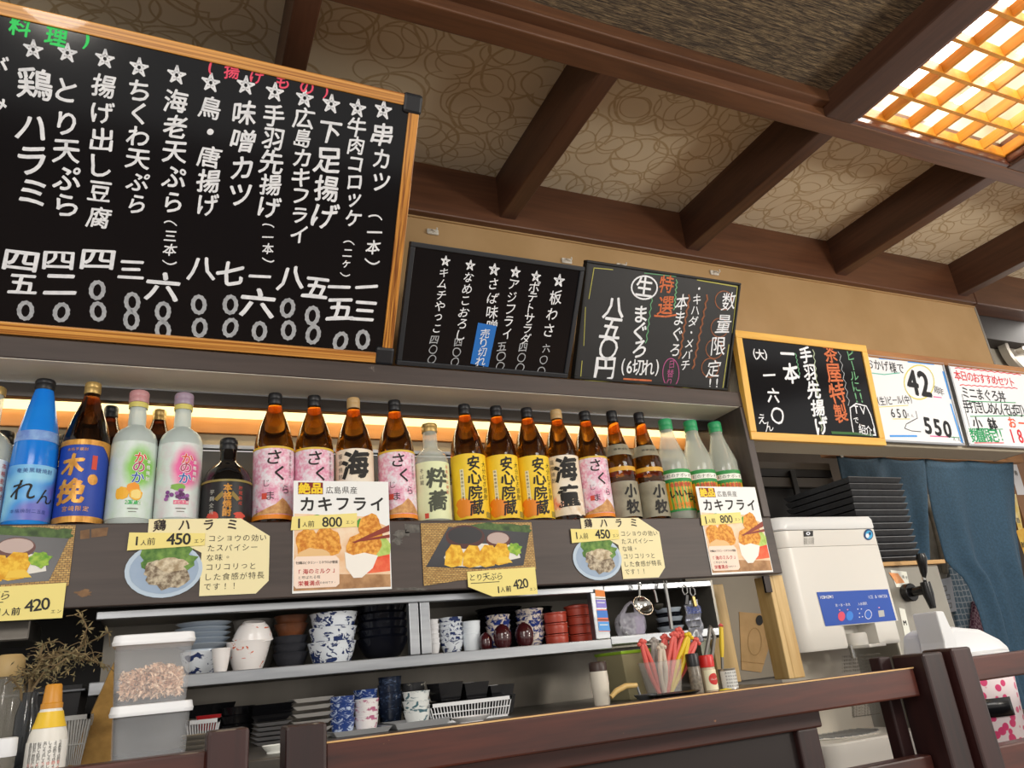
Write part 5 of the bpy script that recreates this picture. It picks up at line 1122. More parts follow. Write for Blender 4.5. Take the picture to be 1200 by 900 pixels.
tin = thing('small_tin', 'small tin with printed white label beside the red capped shaker', 'tin', b0)
MB().lathe([(r, 0), (r*1.02, .001), (r, .002), (r, h-.002), (r*1.03, h-.001), (r*.98, h), (0, h)], n=28).build('can', m_foil, tin, world=False)
lb = label_patch([(r, 0), (r, h)], h*.1, h*.9, 85).build('label', M('tin_label', '#d6d6d2', .5), tin, world=False); F = Flat((0, -r, 0), (1, 0, 0), (0, 0, 1), .0008); F.bend = r
for q in range(5): F.row_uv('原材料名食塩香', (-r*.8, h*(.8-q*.15)), (r*.8, h*(.8-q*.15)), m_ink3, 0, .8)
F.build('label_print', lb, False)
# long tongs and yellow handle standing behind
for px, m, la in ((832, M('grey_metal', '#8b8780', .3, .7), 'grey metal tongs standing behind the shakers'), (845, m_yel_p, 'yellow handled spatula standing behind the tin')):
    b0 = base_at(px+2, 805, 1.33); top = at_y(px, 735, 1.33)
    t = thing('kitchen_tongs' if px < 840 else 'spatula', la, 'tongs' if px < 840 else 'spatula', b0)
    if px < 840:
        for s in (-1, 1): MB().tube([b0, b0+Vector((s*.009, 0, .05)), top+Vector((s*.007, 0, -.02)), top], [.004, .004, .004, .004], 8).build('arm', m, t)
        MB().lathe([(0, -.005), (.005, 0), (0, .005)], top, 12).build('pivot', m, t)
    else:
        MB().tube([b0, b0.lerp(top, .55)], .003, 8).build('shaft', M('grey_metal', '#8b8780', .3, .7), t); MB().tube([b0.lerp(top, .5), b0.lerp(top, .7), top], [.0035, .005, .0045], 10).build('handle', m, t)
        MB().lathe([(0, -.006), (.006, 0), (0, .006)], top+Vector((0, 0, .003)), 12).build('end_knob', m_coral, t)
# pale handled ladle lying by the tub
pts = [at_y(716, 817, 1.22), at_y(722, 810, 1.22), at_y(733, 804, 1.22), at_y(746, 803, 1.22)]
ld = thing('scoop', 'tan handled scoop lying on the counter by the brown lidded bottle', 'scoop', (pts[1].x, 1.22, CTZ))
MB().tube([p+Vector((0, 0, .0)) for p in pts], [.004, .005, .005, .0042], 10).build('handle', M('tan_handle', '#cfae6e', .4), ld)
MB().lathe([(0, .003), (.012, .003), (.02, .012), (.021, .014), (.019, .013), (.011, .005), (0, .005)], (pts[3].x+.016, 1.22, CTZ-.002), 24, caps=False).build('bowl', m_steel, ld)
MB().tube([pts[3], Vector((pts[3].x+.004, 1.22, CTZ+.012))], .002, 8).build('shank', m_steel, ld)
oval_dish(790, 809, 70, 1.18, 'dark oval tray edge in front of the cup of clips', ch_blk, 0)
o = MB().lathe([(.012, 0), (.014, .002), (.013, .006), (0, .008)], n=20, sy=.6).build('lemon_slice', M('lemon_rind', '#e6d02e', .5)); p = at_y(850, 808, 1.17); o.location = (p.x, 1.17, CTZ+.0003); tag(o, 'small yellow lemon piece on the counter before the tin', 'lemon')

# things hanging in the third cabinet opening
m_inox = M('polished_inox', '#b5b4b0', .18, 1)
def hook_tool(name, label, cat, pxt, pyt, pxb, pyb, Y, kind, rpx=0):
    top = at_y(pxt, pyt, Y); bot = at_y(pxb, pyb, Y); t = thing(name, label, cat, top)
    MB().tube([top, top.lerp(bot, .5)+Vector((.001, 0, 0)), bot], .0028 if kind != 'rod' else .004, 8).build('handle', m_inox, t)
    MB().tube([top+Vector((.006, 0, .0)), top+Vector((.004, 0, .007)), top+Vector((-.002, 0, .006)), top], .0016, 6).build('hook', m_inox, t)
    if kind == 'ladle':
        r = rpx*pxsize(pxb, pyb, Y); mb = MB().lathe([(0, -r*.7), (r*.5, -r*.6), (r*.85, -r*.3), (r, 0), (r*.95, 0), (r*.8, -r*.26), (r*.45, -r*.53), (0, -r*.62)], (0, 0, 0), 28, caps=False)
        mb.xf(Matrix.Translation(bot+Vector((0, -r*.8, -r*.2))) @ Matrix.Rotation(R(62), 4, 'X')).build('bowl', m_inox, t)
    if kind == 'sieve':
        r = rpx*pxsize(pxb, pyb, Y); mb = MB().lathe([(0, -r), (r*.6, -r*.8), (r*.95, -r*.3), (r, 0)], (0, 0, 0), 20, caps=False); mb.xf(Matrix.Translation(bot+Vector((0, 0, -r*.3)))).build('bowl', m_steel_d, t)
hook_tool('ladle', 'round steel ladle hanging in front of the plastic bag', 'ladle', 749, 687, 748, 708, 1.36, 'ladle', 12.5)
hook_tool('strainer', 'small steel strainer hanging beside the ladle', 'strainer', 765, 686, 770, 706, 1.385, 'sieve', 7)
hook_tool('steel_rod', 'plain steel hanger rod below the shelf beside the strainer', 'rod', 779, 684, 787, 737, 1.36, 'rod')
for a_, b_, la in ((802, 690, 'black and steel clip hook hanging over the clear packet'), (811, 692, 'brassy clip hook hanging by the pale wooden strip')):
    c0 = at_y(a_, b_, 1.365); t = thing('clip_hook', la, 'hook', c0)
    MB().tube([c0+Vector((.0, 0, .008)), c0+Vector((.007, 0, .002)), c0+Vector((.006, 0, -.008)), c0+Vector((-.002, 0, -.012)), c0+Vector((-.006, 0, -.004)), c0+Vector((-.004, 0, .006))], .0018, 6).build('loop', m_inox, t)
    mb = MB().box((-.004, -.003, -.034), (.004, .003, -.012), 0, (0, R(18 if a_ < 805 else -6), 0)); mb.xf(Matrix.Translation(c0)).build('clamp', M('clamp_black', '#1c1c22', .4) if a_ < 805 else M('clamp_brass', '#8d7a4a', .35, .7), t, .001)
# plastic bag with white foam pieces
bc = at_y(738, 722, 1.455); bag = thing('plastic_bag', 'knotted clear plastic bag with white and lilac packets in the cabinet', 'bag', (bc.x, 1.455, Z(.0535)-.0085))
rg = random.Random(4); mb = MB()
def bagf(u, v):
    a = 2*math.pi*u; r = .036*(math.sin(math.pi*min(v*.62+.18, 1))**.6)*(1+.10*math.sin(5*a+3*v)+.05*math.sin(9*a)); return Vector((r*math.cos(a), r*.75*math.sin(a), .003+.052*v))
mb.grid(bagf, 40, 12); mb.tube([(-.022, 0, .05), (-.012, -.01, .07), (0, -.012, .078), (.012, -.01, .07), (.018, 0, .05)], [.006, .004, .003, .004, .006], 8)
mb.build('film', M('bag_film', '#dcd9e6', .2, alpha=.42), bag, world=False)
mb = MB()
for i in range(90):
    c = Vector((rg.uniform(-.027, .002), rg.uniform(-.018, .018), rg.uniform(.008, .045))); r_ = .0035; mb.lathe([(0, -r_), (r_*.8, -r_*.5), (r_, 0), (r_*.8, r_*.5), (0, r_)], c, 8)
o = mb.build('foam_pieces', m_wpl, bag, world=False); o['kind'] = 'stuff'
MB().box((.004, -.014, .006), (.027, .014, .048), 0, (0, R(8), 0)).build('packet', M('lilac_packet', '#c2b2d6', .5), bag, .003, world=False)
stack('steel_dish', 'pale rimmed dark dish stacked between bag and clear packet', 'dish', 'rimmed dark dishes', 787, 32, 713, 741, 5, 1.46, Z(.0535)-.0085, ch_pb, 'plate', .35, .6, mats=[ch_pb, ch_navy])
# clear packet
pk = thing('clear_packet', 'crinkled clear packet with dark print hanging at the cabinet end', 'packet', at_y(812, 722, 1.375))
A, B_, C_, D = at_y(803, 704, 1.375), at_y(818, 702, 1.375), at_y(824, 752, 1.375), at_y(808, 755, 1.375)
MB().grid(lambda u, v: (A.lerp(B_, u)).lerp(D.lerp(C_, u), v)+Vector((0, .004*math.sin(u*9+v*4)+.003*math.sin(v*17), 0)), 12, 18).build('film', M('packet_film', '#b9bcc4', .12, .3, alpha=.75, c2='#8a8ea0', nscale=60), pk, thick=.003)
F = Flat((0, 1.366, 0), (1, 0, 0), (0, 0, 1), .0); F.row('御箸袋', 808, 715, 818, 714, M('packet_ink', '#3a4a8a', .6), .01, 1, 1, 10); F.pline([(808, 728), (820, 727)], 1, m_ink3); F.pline([(809, 735), (820, 734)], 1, m_ink3); F.build('print', pk)

# pale posts, grey panel and paper envelope
m_pine_z = wood('pale_pine_upright', '#b58f52', '#d9bc84', 'z', .5, 9)
A = at_y(826, 689, 1.52); B_ = at_y(848, 688, 1.52)
slab('trim_18', (A.x-.006, 1.52, CTZ), (B_.x, 1.56, Z(.158)), m_pine_z, .002)
slab('trim_19', (A.x-.035, 1.53, CTZ), (A.x-.008, 1.55, Z(.158)), M('pale_green_strip', '#a7aa96', .5))
slab('wall_panel', (1.19, 1.585, CTZ), (1.50, 1.60, Z(.20)), M('greige_panel', '#7b7365', .55, c2='#857c6c', nscale=4))
ax = at_y(866, 718, 1.583); en = thing('paper_envelope', 'brown paper envelope with a round black hole hung on the grey panel', 'envelope', at_y(884, 752, 1.583))
F = Flat((0, 1.584, 0), (1, 0, 0), (0, 0, 1), .0008)
sheet(F, [F.px(*q) for q in ((866, 717), (901, 720), (902, 755), (892, 788), (869, 785))], M('kraft_paper', '#a58559', .7, c2='#977a4e', nscale=22, bump=.3), en, 'paper', .004)
F.lift = .0014; F.pring(884, 752, 8, 16, .8, M('kraft_crease', '#8a6c42', .8), 0, 18); F.pline([(868, 775), (895, 778)], .7, M('kraft_crease', '#8a6c42', .8)); F.build('crease', en)
F.lift = .002; F.pblob(889.5, 727, 4.3, 6, M('hole_black', '#0d0c0c', .7), 0, .01); F.build('hole', en)
A = at_y(905, 673, 1.372); B_ = at_y(945, 797, 1.372); wx = 20*pxsize(910, 700, 1.372)
slab('trim_20', (1.262, 1.372, CTZ), (1.262+wx*.55, 1.42, Z(.156)), m_pine_z, .002)
mb = MB().prism([Vector((A.x-wx*.1, 1.371, Z(.156))), Vector((A.x+wx*.72, 1.371, Z(.156))), Vector((B_.x-wx*.02, 1.371, CTZ)), Vector((B_.x-wx*.84, 1.371, CTZ))], (0, .02, 0)); o = struct(mb.build('trim_21', m_pine_z, None, .002))
o = MB().box((1.243, 1.366, Z(.118)), (1.262, 1.372, Z(.156))).build('hinge', M('hinge_dark', '#2a2422', .4, .6), None, .001); tag(at_base(o, (1.25, 1.37, Z(.118))), 'small dark metal hinge plate under the shelf end by the pine post', 'hinge')

# ================================================================ water dispenser
DX0, DX1, DY, DZ = 1.437, 1.803, 1.50, Z(-.28)
m_disp = M('dispenser_white', '#dcd9d2', .35); m_disp2 = M('dispenser_back', '#b9b2a4', .4)
dp = thing('water_dispenser', 'white water and ice dispenser with blue button panel behind the rail', 'dispenser', (1.617, 1.7, DZ))
def rbox(x0, y0, z0, x1, y1, z1, rr, n=6, front_only=True, taper=0):
    """upright box with rounded front corners"""
    o = []
    for cx, cy, a0 in ((x1-rr, y0+rr, 270), (x1-.004, y1-.004, 0), (x0+.004, y1-.004, 90), (x0+rr, y0+rr, 180)):
        r_ = rr if a0 in (270, 180) else .004
        for k in range(n): a = R(a0+k*90/(n-1)); o.append((cx+r_*math.cos(a), cy+r_*math.sin(a)))
    return o
def ext(mb, outline, zs, mi=0):
    n = len(outline); vs = []; cx = sum(p[0] for p in outline)/n; cy = sum(p[1] for p in outline)/n
    for z, s in zs: vs += [(cx+(x-cx)*s, cy+(y-cy)*s, z) for x, y in outline]
    fs = [tuple(range(n-1, -1, -1)), tuple((len(zs)-1)*n+i for i in range(n))]
    for j in range(len(zs)-1): fs += [(j*n+i, j*n+(i+1) % n, (j+1)*n+(i+1) % n, (j+1)*n+i) for i in range(n)]
    return mb.add(vs, fs, mi, True)
ol = rbox(DX0, DY, 0, DX1, DY+.42, 0, .045)
for i_ in range(6): a_ = R(270+i_*18); ol[i_] = (DX1-.012+.012*math.cos(a_), DY+.012+.012*math.sin(a_))
zb, zs1, zs2, ztop = Z(-.018), Z(.24), Z(.285), Z(.322)
# head with a real recess for the outlet: body above, two cheeks below
zr = at_y(1012, 731, DY).z; rx0, rx1 = at_y(999, 738, DY).x, at_y(1027, 738, DY).x
mb = MB(); ext(mb, ol, [(zr, 1), (zs1-.001, 1)]); mb.build('head', m_disp, dp)
mb = MB(); ext(mb, rbox(DX0, DY, 0, rx0, DY+.42, 0, .045) if True else ol, [(zb, .985), (zb+.006, 1), (zr, 1)]); mb.build('cheek', m_disp, dp)
mb = MB(); ext(mb, [(rx1, DY), (DX1-.02, DY), (DX1, DY+.02), (DX1, DY+.42), (rx1, DY+.42)], [(zb, .985), (zb+.006, 1), (zr, 1)]); mb.build('cheek', m_disp, dp)
MB().box((rx0, DY+.06, zb+.004), (rx1, DY+.42, zr)).build('recess_back', m_disp, dp)
mb = MB(); ext(mb, ol, [(zs1, .997), (zs1+.002, 1), (zs2-.002, 1)]); mb.build('upper_band', m_disp, dp)
mb = MB(); ext(mb, ol, [(zs2, .995), (zs2+.003, 1.006), (ztop-.012, 1.004), (ztop-.003, .985), (ztop, .93)]); mb.build('lid', M('dispenser_lid', '#e2e3e2', .3), dp)
MB().box((1.52, 1.56, ztop-.0005), (1.62, 1.62, ztop+.006)).build('lid_grip', M('dispenser_lid', '#e2e3e2', .3), dp, .003)
xm = (rx0+rx1)/2
MB().lathe([(.024, 0), (.026, .002), (.026, .03), (.023, .034)], (xm-.004, DY+.028, zb-.0), 24).build('ice_outlet', m_disp, dp)
mb = MB(); ext(mb, [(xm-.03+.03*math.cos(a*math.pi/8-math.pi/2)*0+x, y) for a, (x, y) in enumerate([(0, DY-.03), (.06, DY-.03), (.062, DY+.03), (-.002, DY+.03)])], [(zb-.004, 1), (zb+.004, 1)]); mb.build('spout_lip', m_disp, dp, .002)
MB().tube([(xm-.03, DY+.03, zb+.005), (xm-.03, DY+.03, zb-.026)], .006, 12).build('nozzle', m_inox, dp)
# column and drip tray
ol2 = rbox(DX0+.02, DY+.14, 0, DX1-.02, DY+.42, 0, .03)
mb = MB(); ext(mb, ol2, [(DZ+.05, 1), (zb+.004, 1)]); mb.build('column', m_disp2, dp)
ol3 = rbox(DX0-.004, DY-.02, 0, DX1-.03, DY+.42, 0, .05)
mb = MB(); ext(mb, ol3, [(DZ, .985), (DZ+.004, 1), (DZ+.052, 1), (DZ+.056, .985)]); mb.build('drip_base', m_disp, dp)
mb = MB().lathe([(.11, 0), (.115, .003), (.108, .0045), (0, .0045)], (1.60, DY+.10, DZ+.055), 40, sy=.72)
mb.build('drip_rim', m_disp, dp)
mb = MB()
for k in range(11):
    x = -.095+.019*k; yy = .075*math.sqrt(max(0, 1-(x/.105)**2)); mb.box((1.60+x-.004, DY+.10-yy, DZ+.0575), (1.60+x+.004, DY+.10+yy, DZ+.0612))
mb.build('drip_grate', m_steel, dp)
F = Flat((0, DY, 0), (1, 0, 0), (0, 0, 1), .0012)
F.ppoly([(956.5, 694), (1040, 690.5), (1050, 727), (967, 734)], M('panel_blue', '#2f55b0', .3)); bp = F.build('button_panel', dp); bp['label'] = 'blue button panel'
F.lift = .0018; wt = M('panel_white', '#e8ecf4', .4)
def dp_px(X, Y_): return (880+X*.24444, 560+Y_*.24444)
for (X, Y_, c, rx) in ((432, 664, '#e0506a', 17), (471, 662, '#3f86e0', 17), (560, 655, '#3566c4', 17)):
    q = dp_px(X, Y_); F.pblob(q[0], q[1], rx*.2444, 23*.2444, wt if X == 560 else M('button'+c, c, .3), 0, .0, 20); 
    if X == 560: F.pblob(q[0], q[1], 3.6, 4.9, M('button'+c, c, .3), .0002, 0, 20)
for X, Y_ in ((423, 634), (461, 632), (612, 622)): q = dp_px(X, Y_); F.pblob(q[0], q[1], .8, .8, M('led_pink', '#f0a0b0', .3), 0, 0, 8)
for X, Y_ in ((510, 630), (527, 629), (518, 650), (518, 668), (532, 666)): q = dp_px(X, Y_); F.pblob(q[0], q[1], .7, .7, wt, 0, 0, 8)
q = [dp_px(*z) for z in ((607, 637), (634, 634), (639, 664), (612, 668))]; F.ppoly(q, M('panel_grey', '#b9b9b6', .4))
F.row('HOSHIZAKI', *dp_px(334, 573), *dp_px(390, 570), wt, .02, 1.2); F.row('ICE & WATER', *dp_px(562, 572), *dp_px(648, 567), wt, -.005, 1.0); F.row('氷・水・氷水', *dp_px(408, 611), *dp_px(468, 606), wt, 0, 1.0); F.row('入水選択', *dp_px(515, 605), *dp_px(548, 602), wt, 0, 1); F.build('panel_print', bp)
F.lift = .0008; F.pblob(1017.5, 626.5, 5.6, 6.6, M('logo_navy', '#1a3c6e', .4), 0, 0, 24); F.pblob(1018, 626.8, 4.2, 4.9, M('logo_cyan', '#3fa6d6', .4), .0003, 0, 24); F.pblob(1016, 628, 2.0, 2.6, wt, .0006, .1); F.pblob(1019, 625.5, 1.4, 2, M('logo_navy', '#1a3c6e', .4), .0008, .1); F.build('logo_badge', dp)
F.ppoly([dp_px(250, 255), dp_px(297, 254), dp_px(297, 280), dp_px(252, 283)], m_ink3); F.pblob(*dp_px(273, 267), 2.4, 2, wt, .0003, 0, 14); F.pblob(*dp_px(273, 267), 1.1, 1, m_ink3, .0005, 0, 12)
for i in range(4): F.row('使用上の注意', *dp_px(256, 292+i*8), *dp_px(298, 290+i*8), m_grey_ink, 0, .9)
F.build('label_print', dp)
F = Flat((0, DY+.14, 0), (1, 0, 0), (0, 0, 1), .001)
for i in range(5): F.row('ご使用の前に取扱説明書をよくお読みください', 987, 770+i*4.2, 1030, 766+i*4.2, m_grey_ink, 0, .9)
for i in range(4): F.row('給水口に手を入れないでください', 1000, 829+i*3.4, 1046, 823+i*3.4, m_grey_ink, 0, .85)
F.pline([(998, 826), (1047, 820), (1049, 834), (1000, 840)], .5, m_grey_ink, 0, True); F.build('notice_print', dp)
cc = thing('service_counter', 'low dark counter under the dispenser and beer tap', 'counter', (1.9, 1.7, 0))
MB().box((1.24, 1.40, DZ-.03), (2.75, 2.0, DZ)).build('worktop', wood('counter_brown', '#4a3428', '#6d5240', 'x', .4, 8), cc, .003); MB().box((1.28, 1.46, 0), (2.7, 1.96, DZ-.03)).build('base', M('base_dark', '#3a3633', .6), cc)

# beer server, tap, board, black trays
BY = 1.62
a = at_y(1034, 664, BY); c = at_y(1096, 661, BY); zt = a.z
bs = thing('beer_server', 'steel beer server box with black tap beside the dispenser', 'beer server', ((a.x+c.x)/2, BY+.15, DZ))
MB().box((a.x-.02, BY, DZ), (c.x+.01, BY+.33, zt)).build('cabinet', M('server_steel', '#a9a59b', .35, .6, c2='#99958b', nscale=4), bs, .006)
t0 = at_y(1062, 695, BY)
MB().tube([(t0.x, BY, t0.z), (t0.x, BY-.022, t0.z)], .026, 20).build('tap_flange', M('tap_black', '#121214', .25), bs, .002)
MB().tube([(t0.x, BY-.02, t0.z), (t0.x+.002, BY-.075, t0.z+.002)], .013, 16).build('tap_barrel', M('tap_black', '#121214', .25), bs)
MB().tube([(t0.x+.002, BY-.07, t0.z+.022), (t0.x+.002, BY-.07, t0.z-.012), (t0.x+.002, BY-.072, t0.z-.052)], [.014, .015, .009], 16).build('tap_body', M('tap_black', '#121214', .25), bs)
MB().tube([(t0.x+.002, BY-.07, t0.z+.02), (t0.x+.002, BY-.072, t0.z+.034), (t0.x+.001, BY-.076, t0.z+.05), (t0.x-.002, BY-.084, t0.z+.088), (t0.x-.003, BY-.086, t0.z+.102)], [.005, .005, .010, .015, .011], 14).build('tap_handle', M('tap_black', '#121214', .25), bs)
MB().tube([(t0.x+.002, BY-.07, t0.z+.028), (t0.x+.002, BY-.071, t0.z+.036)], .0062, 12).build('tap_ring', m_inox, bs)
F = Flat((0, BY, 0), (1, 0, 0), (0, 0, 1), .001)
F.ppoly([(1043, 668), (1062, 670), (1066, 688), (1050, 688)], M('label_white', '#eef0e6', .5)); F.ppoly([(1041, 671), (1052, 672), (1060, 683), (1050, 684)], M('shrimp_orange', '#e08a4a', .5, c2='#efb07a', nscale=80), .0003); F.row('海老', 1058, 676, 1062, 677, m_ink3, 0, 1, 1, 4, up=.0003)
F.ppoly([(1053, 712), (1060, 714), (1067, 743), (1060, 745)], M('label_white', '#eef0e6', .5)); F.char('M', *F.px(1060, 730), .018, m_ink3, .05, up=.0003); F.ppoly([(1075, 748), (1089, 747), (1092, 758), (1078, 760)], M('label_white', '#eef0e6', .5)); F.row('生ビール', 1078, 754, 1089, 752.5, m_ink3, .0, 1.2, 1, up=.0003)
F.build('sticker', bs)
o = MB().box((a.x-.03, BY-.01, zt+.0002), (c.x+.035, BY+.33, zt+.012)).build('tray_board', wood('tray_board_pine', '#b98d55', '#d9b27a', 'x', .5, 10), None, .001); tag(at_base(o, (a.x, BY+.15, zt)), 'pale wooden board on the beer server under the black trays', 'board')
zt0 = at_y(1050, 655, BY+.0).z; ztt = at_y(1040, 556, BY).z; NTR = 13
a2 = at_y(1035, 640, BY); c2 = at_y(1081, 640, BY); wt_ = .235; xr = at_y(1083, 650, BY).x+.004
m_tray = M('serving_tray_black', '#17181b', .45, c2='#26282c', nscale=60)
proto = None; z00 = zt+.0125; dzt = (ztt-z00)/NTR
for i in range(NTR):
    if proto is None:
        t = thing('serving_tray', '', 'tray', (0, 0, 0), 'black serving trays')
        MB().frustum((0, 0, 0), wt_-.012, .27, wt_, .285, dzt*.74, .004, 0, .003).build('tray', m_tray, t, world=False)
        MB().box((-wt_/2, -.1435, dzt*.70), (wt_/2, -.1395, dzt*.80)).build('rim', M('tray_rim', '#7b7d80', .4), t, world=False); proto = t
    else: t = copy_tree(proto)
    t['label'] = 'black rectangular serving tray stacked beside the dispenser, %s of thirteen' % nth(i, NTR)
    t.location = (xr-wt_/2+.0014*i+_rng.uniform(-.002, .002), BY+.16, z00+dzt*i); t.rotation_euler = (0, 0, _rng.uniform(-.008, .008))

# dark shelf in the passage
ds = thing('passage_shelf', 'dark shelf with pale edges in the passage above the dispenser', 'shelf', (1.7, 2.1, Z(.56)))
YS = 2.06
m_dk = M('passage_black', '#151416', .5)
for y0, y1, m in ((541, 549, M('passage_grey', '#5f5a52', .5)), (549, 558, m_dk), (559, 570, M('passage_grey2', '#5a5753', .5))):
    A = at_y(905, y0, YS); B_ = at_y(905, y1, YS); MB().box((1.60, YS, B_.z), (2.32, YS+.10, A.z-.001)).build('board', m, ds)
A = at_y(905, 571, YS); MB().box((1.60, YS+.02, Z(.0)), (2.32, YS+.1, A.z)).build('carcass', m_dk, ds)
x = at_y(932, 575, YS).x; MB().box((x-.012, YS-.01, at_y(932, 590, YS).z), (x+.012, YS, at_y(932, 552, YS).z)).build('bracket', M('passage_black', '#151416', .5), ds, .002)
# ================================================================ indigo curtain
NY = 2.02; m_nor = M('indigo_cloth', '#2c4659', .85, c2='#35536a', nscale=120)
ztp = at_y(985, 534, NY).z; xl = at_y(980, 534, NY).x; xr_ = at_y(1187, 537, NY).x; xs = at_y(1083, 550, NY).x
nr = thing('door_curtain', 'indigo blue split door curtain hanging beyond the black trays', 'curtain', ((xl+xr_)/2, NY, ztp))
zsl = at_y(1083, 553, NY).z; zbt = Z(-.50)
def panel(x0f, x1f, zb_, seed, nm):
    def fn(u, v):
        z = ztp+(zb_-ztp)*v; a = x0f(z); b_ = x1f(z); x = a+(b_-a)*u
        y = NY+.014*math.sin(u*11+seed)*min(1, v*3)+.010*math.sin(u*23+seed*2)*min(1, v*2)-.02*v; dip = -.012*abs(math.sin(u*2*math.pi))*(1-v)**8
        return Vector((x, y, z+dip))
    MB().grid(fn, 46, 34).build(nm, m_nor, nr, thick=.0016)
def lerpz(pts):
    q = [(at_y(px, py, NY).z, at_y(px, py, NY).x) for px, py in pts]
    def f(z):
        if z >= q[0][0]: return q[0][1]
        for (z0, x0), (z1, x1) in zip(q, q[1:]):
            if z1 <= z <= z0: return x0+(x1-x0)*(z0-z)/(z0-z1)
        return q[-1][1]
    return f
panel(lambda z: xl, lerpz([(1083, 535), (1083, 552), (1080, 600), (1080, 660)]), at_y(1080, 690, NY).z, .5, 'cloth_panel')
panel(lerpz([(1084, 535), (1084, 552), (1092, 600), (1108, 660), (1130, 680), (1145, 720), (1165, 800)]), lerpz([(1187, 537), (1192, 620), (1205, 700), (1225, 800)]), zbt, 2.2, 'cloth_panel')
for px in (983, 1033, 1085, 1130, 1176):
    q = at_y(px, 534.5, NY); MB().lathe([(.009, -.003), (.011, 0), (.009, .003)], n=14).xf(Matrix.Translation(q+Vector((0, -.012, 0))) @ Matrix.Rotation(R(90), 4, 'X')).build('ring', m_inox, nr)
slab('trim_22', (xl-.05, NY-.005, ztp-.002), (xr_+.06, NY+.03, ztp+.06), wood('curtain_rail_wood', '#8a5f38', '#a97a4c', 'x', .5, 9))
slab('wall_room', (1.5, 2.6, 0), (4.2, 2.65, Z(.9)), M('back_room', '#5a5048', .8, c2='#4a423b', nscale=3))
# things seen through the slit
gy = 2.25; gb = thing('coat', 'grey coat hanging beyond the curtain slit', 'coat', at_y(1100, 640, gy))
q = [at_y(x, y, gy) for x, y in ((1083, 575), (1092, 580), (1104, 612), (1114, 655), (1111, 680), (1086, 690), (1076, 640))]
mb = MB().prism(q, (0, .05, 0)); mb.build('cloth', M('coat_grey', '#8f887c', .8, c2='#7b7468', nscale=24, bump=.6), gb, .012)
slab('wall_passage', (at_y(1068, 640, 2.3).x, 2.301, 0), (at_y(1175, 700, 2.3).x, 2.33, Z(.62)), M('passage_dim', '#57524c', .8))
MB().tube([at_y(1084, 586, gy-.006), at_y(1093, 600, gy-.012), at_y(1104, 640, gy-.012), at_y(1108, 672, gy-.006)], [.01, .016, .02, .012], 10).build('fold', M('coat_grey', '#8f887c', .8, c2='#7b7468', nscale=24, bump=.6), gb)
pyy = 2.249; pc = thing('paper_calendar', 'white calendar page with small squares below the grey coat', 'calendar', at_y(1103, 700, pyy)); F = Flat((0, pyy, 0), (1, 0, 0), (0, 0, 1), .001)
sheet(F, [F.px(*z) for z in ((1084, 684), (1114, 676), (1121, 716), (1092, 722))], M('page_white', '#b9bcc4', .6), pc, 'page', .002)
F.lift = .002
for x, y in ((1093, 694), (1106, 690), (1110, 700), (1097, 708), (1112, 710)): F.pline([(x-2.6, y-2.5), (x+2.2, y-3.2), (x+3, y+2), (x-2, y+2.8)], .6, m_grey_ink, 0, True)
F.build('page_print', pc)
t = NT('hemp_leaf_cloth'); vv = t.n('ShaderNodeTexVoronoi'); vv.feature = 'DISTANCE_TO_EDGE'; t.l(t.coord(), vv.inputs['Vector']); vv.inputs['Scale'].default_value = 42; vv.inputs['Randomness'].default_value = .15
t.l(t.ramp(vv.outputs['Distance'], [(.05, '#aeb6bd'), (.12, '#5f7585')]), t.b.inputs['Base Color']); t.b.inputs['Roughness'].default_value = .85
t2 = NT('plaid_cloth'); ck = t2.n('ShaderNodeTexChecker'); t2.l(t2.coord(), ck.inputs['Vector']); ck.inputs['Scale'].default_value = 90; ck.inputs['Color1'].default_value = lin('#5a2f42'); ck.inputs['Color2'].default_value = lin('#8a6f7a'); t2.l(ck.outputs[0], t2.b.inputs['Base Color']); t2.b.inputs['Roughness'].default_value = .85
for nm, la, m, pts, yy in (('patterned_cloth', 'grey blue cloth with star pattern beyond the curtain slit', t.m, ((1112, 664), (1126, 668), (1146, 678), (1150, 712), (1140, 735), (1124, 740), (1116, 700)), 2.28), ('plaid_cloth', 'dark red plaid cloth below the star patterned cloth', t2.m, ((1143, 704), (1152, 706), (1160, 740), (1140, 738)), 2.259)):
    q = [at_y(x, y, yy) for x, y in pts]; mb = MB().prism(q, (0, .02, 0)); o = mb.build(nm, m, None, .004); tag(at_base(o, q[0]), la, 'cloth')
# notices on the side wall
wy = 2.3
slab('wall_side', (at_y(1183, 560, wy).x, wy, 0), (4.2, wy+.05, Z(.95)), wood('side_wall_wood', '#7b5334', '#94683f', 'z', .6, 4))
F = Flat((0, wy, 0), (1, 0, 0), (0, 0, 1), .002)
for la, m, pts, ink in (('white notice sheet on the side wall beyond the curtain', M('notice_white', '#d6d6da', .6), ((1180, 536), (1188, 535), (1200, 573), (1204, 580), (1192, 580)), '寿'), ('yellow printed flyer on the side wall below the white notice', M('flyer_yellow', '#d9b640', .6, c2='#e8dcb0', nscale=16), ((1182, 580), (1190, 579), (1202, 640), (1198, 640)), '酒'), ('white edged yellow flyer lowest on the side wall', M('flyer_yellow2', '#e0c050', .6, c2='#d99a2a', nscale=20), ((1190, 622), (1202, 618), (1206, 655), (1200, 652)), '酎')):
    tt = thing('wall_notice', la, 'notice', at_y(pts[0][0], pts[0][1], wy)); sheet(F, [F.px(*z) for z in pts], m, tt, 'sheet', .001); F.lift += .001
    F.char(ink, *F.px((pts[0][0]+pts[2][0])/2, (pts[0][1]+pts[2][1])/2), .028, m_ink3 if 'white notice' not in la else m_grey_ink, .02); F.build('print', tt)

